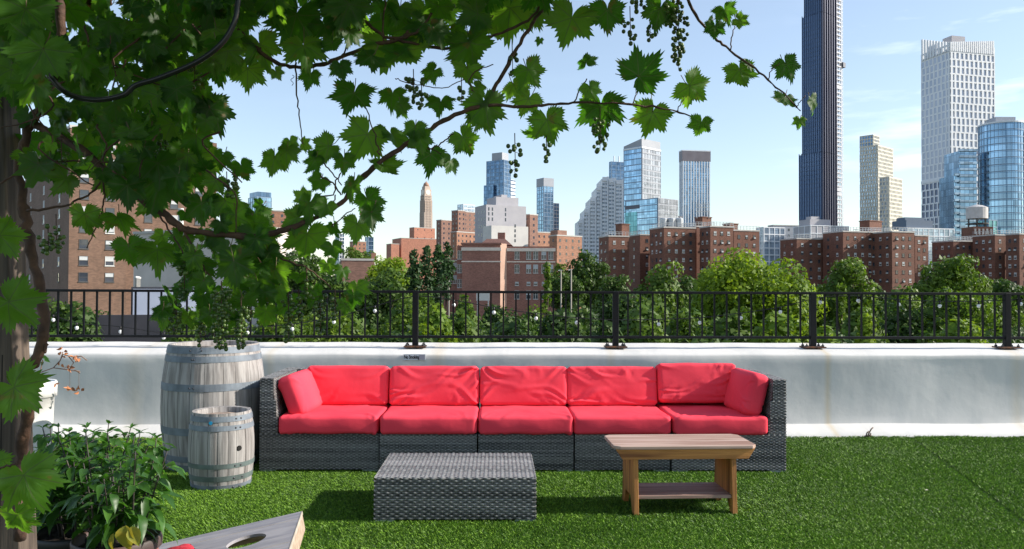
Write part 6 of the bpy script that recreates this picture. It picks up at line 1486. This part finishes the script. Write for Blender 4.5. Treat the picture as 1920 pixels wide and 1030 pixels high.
# far-off belt of trees that closes the low horizon
def belt():
    g = np.random.default_rng(5); n = 26000; X = g.uniform(-420, 620, n); Y = 320 + 160 * g.random(n) + .05 * np.abs(X); hh = 9 + 4 * np.sin(X * .05) + 3 * np.sin(X * .13 + 1) + 2 * np.sin(X * .31)
    Z = GZ + hh * g.random(n) ** .5; c = np.stack([X, Y, Z], 1); nr = g.normal(0, 1, (n, 3)) + np.array([0, -1, .8]); nr /= np.linalg.norm(nr, axis=1, keepdims=True); a = np.cross(nr, g.normal(0, 1, (n, 3))); a /= np.linalg.norm(a, axis=1, keepdims=True); b = np.cross(nr, a); s = g.uniform(1.0, 2.0, n)[:, None]
    V = np.stack([c - a * s, c - b * s * .6, c + a * s, c + b * s * .6], 1).reshape(-1, 3); o = npmesh('far_woods', V, np.arange(len(V)).reshape(-1, 4), TM['dark'], None, np.repeat(g.random(n), 4)); tag(o, 'far belt of dark green treetops below the skyline', 'woods', kind='stuff')
belt()
# undergrowth below the near trees
def under():
    g = np.random.default_rng(6); n = 320000; X = g.uniform(-60, 75, n); Y = 38 + 70 * g.random(n); X = X * (Y / 100 + .35); keep = ~((X > -36) & (X < -24) & (Y < 60)); X, Y = X[keep], Y[keep]; n = len(X)
    hh = 5.7 + 1.8 * np.sin(X * .5 + Y * .2) + 1.4 * np.sin(X * .17 - Y * .3); Z = GZ + np.maximum(.3, hh) * g.random(n) ** .5; c = np.stack([X, Y, Z], 1); nr = g.normal(0, 1, (n, 3)) + np.array([0, -.5, 1]); nr /= np.linalg.norm(nr, axis=1, keepdims=True); a = np.cross(nr, g.normal(0, 1, (n, 3))); a /= np.linalg.norm(a, axis=1, keepdims=True); b = np.cross(nr, a); s = g.uniform(.12, .30, n)[:, None]
    V = np.stack([c - a * s, c - b * s * .6, c + a * s, c + b * s * .6], 1).reshape(-1, 3); o = npmesh('undergrowth', V, np.arange(len(V)).reshape(-1, 4), TM['dark'], None, np.repeat(np.clip(.5 + .45 * np.sin(X * .8) * np.sin(Y * .31) + g.normal(0, .2, n), 0, 1), 4)); tag(o, 'low green undergrowth covering the lot under the trees', 'undergrowth', kind='stuff')
under()
# dry twiggy brush behind the railing
g = np.random.default_rng(12); c = P(690, 640, 30); r = thing('dry_brush', 'tangle of bare pale dead branches behind the railing', 'dead shrub', (c.x, 30, GZ)); m = MB()
for k in range(90):
    a = g.uniform(-1.3, 1.3); x = g.uniform(-1.6, 1.6); z0 = 6.2 + g.random() * 1.0; L_ = g.uniform(.8, 2.2); p0 = Vector((x, g.uniform(-.8, .8), z0)); p1 = p0 + Vector((math.sin(a), g.uniform(-.4, .4), math.cos(a) * .9)) * L_ * .5; p2 = p1 + Vector((math.sin(a * 1.5), g.uniform(-.3, .3), math.cos(a * 1.6) * .5)) * L_ * .5
    m.tube(smooth_path([p0, p1, p2], 3), .022, 4)
for k in range(5): m.tube([(0, 0, 0), (-1.2 + .6 * k, 0, 6.6)], [.12, .04], 5)
m.build('branches', mat('dead_wood', (.30, .24, .19), (.2, .16, .13), scale=3, rough=.9), r)
# parking deck and vehicles glimpsed between the trees on the right
def deckstuff():
    a, b = P(1838, 583, 150), P(1960, 583, 150); r = thing('parking_deck', 'grey concrete parking deck glimpsed between trees at the right', 'building', (a.x, 150, GZ)); m = MB(); m.box((0, 0, 0), (b.x - a.x, 18, a.z - GZ - .6)); m.build('wall', M_coping, r)
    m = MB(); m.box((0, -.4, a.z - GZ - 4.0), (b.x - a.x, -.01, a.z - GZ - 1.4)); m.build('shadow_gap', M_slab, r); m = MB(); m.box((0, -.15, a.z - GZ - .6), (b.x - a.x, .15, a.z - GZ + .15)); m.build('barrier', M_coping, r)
    return a.z - .6
zd = deckstuff()
def car_proto():
    r = empty('parked_car'); prof = [(-2.2, .35), (-2.2, .85), (-1.9, .95), (-1.45, 1.0), (-.85, 1.42), (.75, 1.45), (1.35, 1.0), (2.1, .88), (2.2, .6), (2.2, .35)]
    m = MB(); n = len(prof); vs = [(x, -.88, z) for x, z in prof] + [(x, .88, z) for x, z in prof]; m.add(vs, [tuple(range(n)), tuple(reversed(range(n, 2 * n)))] + [(i, n + i, n + (i + 1) % n, (i + 1) % n) for i in range(n)]); o = m.build('body', mat('car_paint', (.7, .7, .7), rough=.25), r, bevel=.06)
    m = MB(); gl = [(-1.3, 1.03), (-.82, 1.36), (.70, 1.39), (1.2, 1.03)]; vs = [(x, -.89, z) for x, z in gl] + [(x, .89, z) for x, z in gl]; m.add(vs, [(0, 1, 2, 3), (7, 6, 5, 4), (0, 4, 5, 1), (2, 6, 7, 3)]); m.build('window', M_pane, r)
    for x in (-1.4, 1.4):
        for y in (-.8, .8):
            m = MB(); q = MB(); q.lathe([(.2, -.1), (.33, -.1), (.33, .1), (.2, .1)], 14); Mx = Matrix.Translation((x, y, .34)) @ Matrix.Rotation(R(90), 4, 'X'); m.add([Mx @ Vector(p) for p in q.v], q.f); m.build('wheel', M_black, r)
    return r
cp = car_proto(); paints = {'white': mat('white_car_paint', (.75, .75, .76), rough=.25), 'dark': mat('dark_car_paint', (.03, .03, .04), rough=.25), 'grey': mat('grey_car_paint', (.3, .31, .33), rough=.25)}
for i, (x, d, z, c_, lab) in enumerate(((1882, 153, zd, 'white', 'white car parked on top of the grey parking deck'), (1752, 172, -9.98, 'dark', 'dark car in the street left of the white one seen through the railing'), (1783, 173, -9.98, 'white', 'white car in the street between two darker cars seen through the railing'), (1812, 174, -9.98, 'grey', 'grey car in the street nearest the yellow-green bush'), (648, 172, -9.98, 'white', 'white car parked beyond the dead branches'))):
    c = cp if i == 0 else copy_tree(cp); p = P(x, 600, d); c.location = (p.x, d, z); tag(c, lab, 'car', 'cars glimpsed through the railing')
    for ch in c.children:
        if ch.name.startswith('body'):
            if i: ch.data = ch.data.copy()
            ch.data.materials[0] = paints[c_]
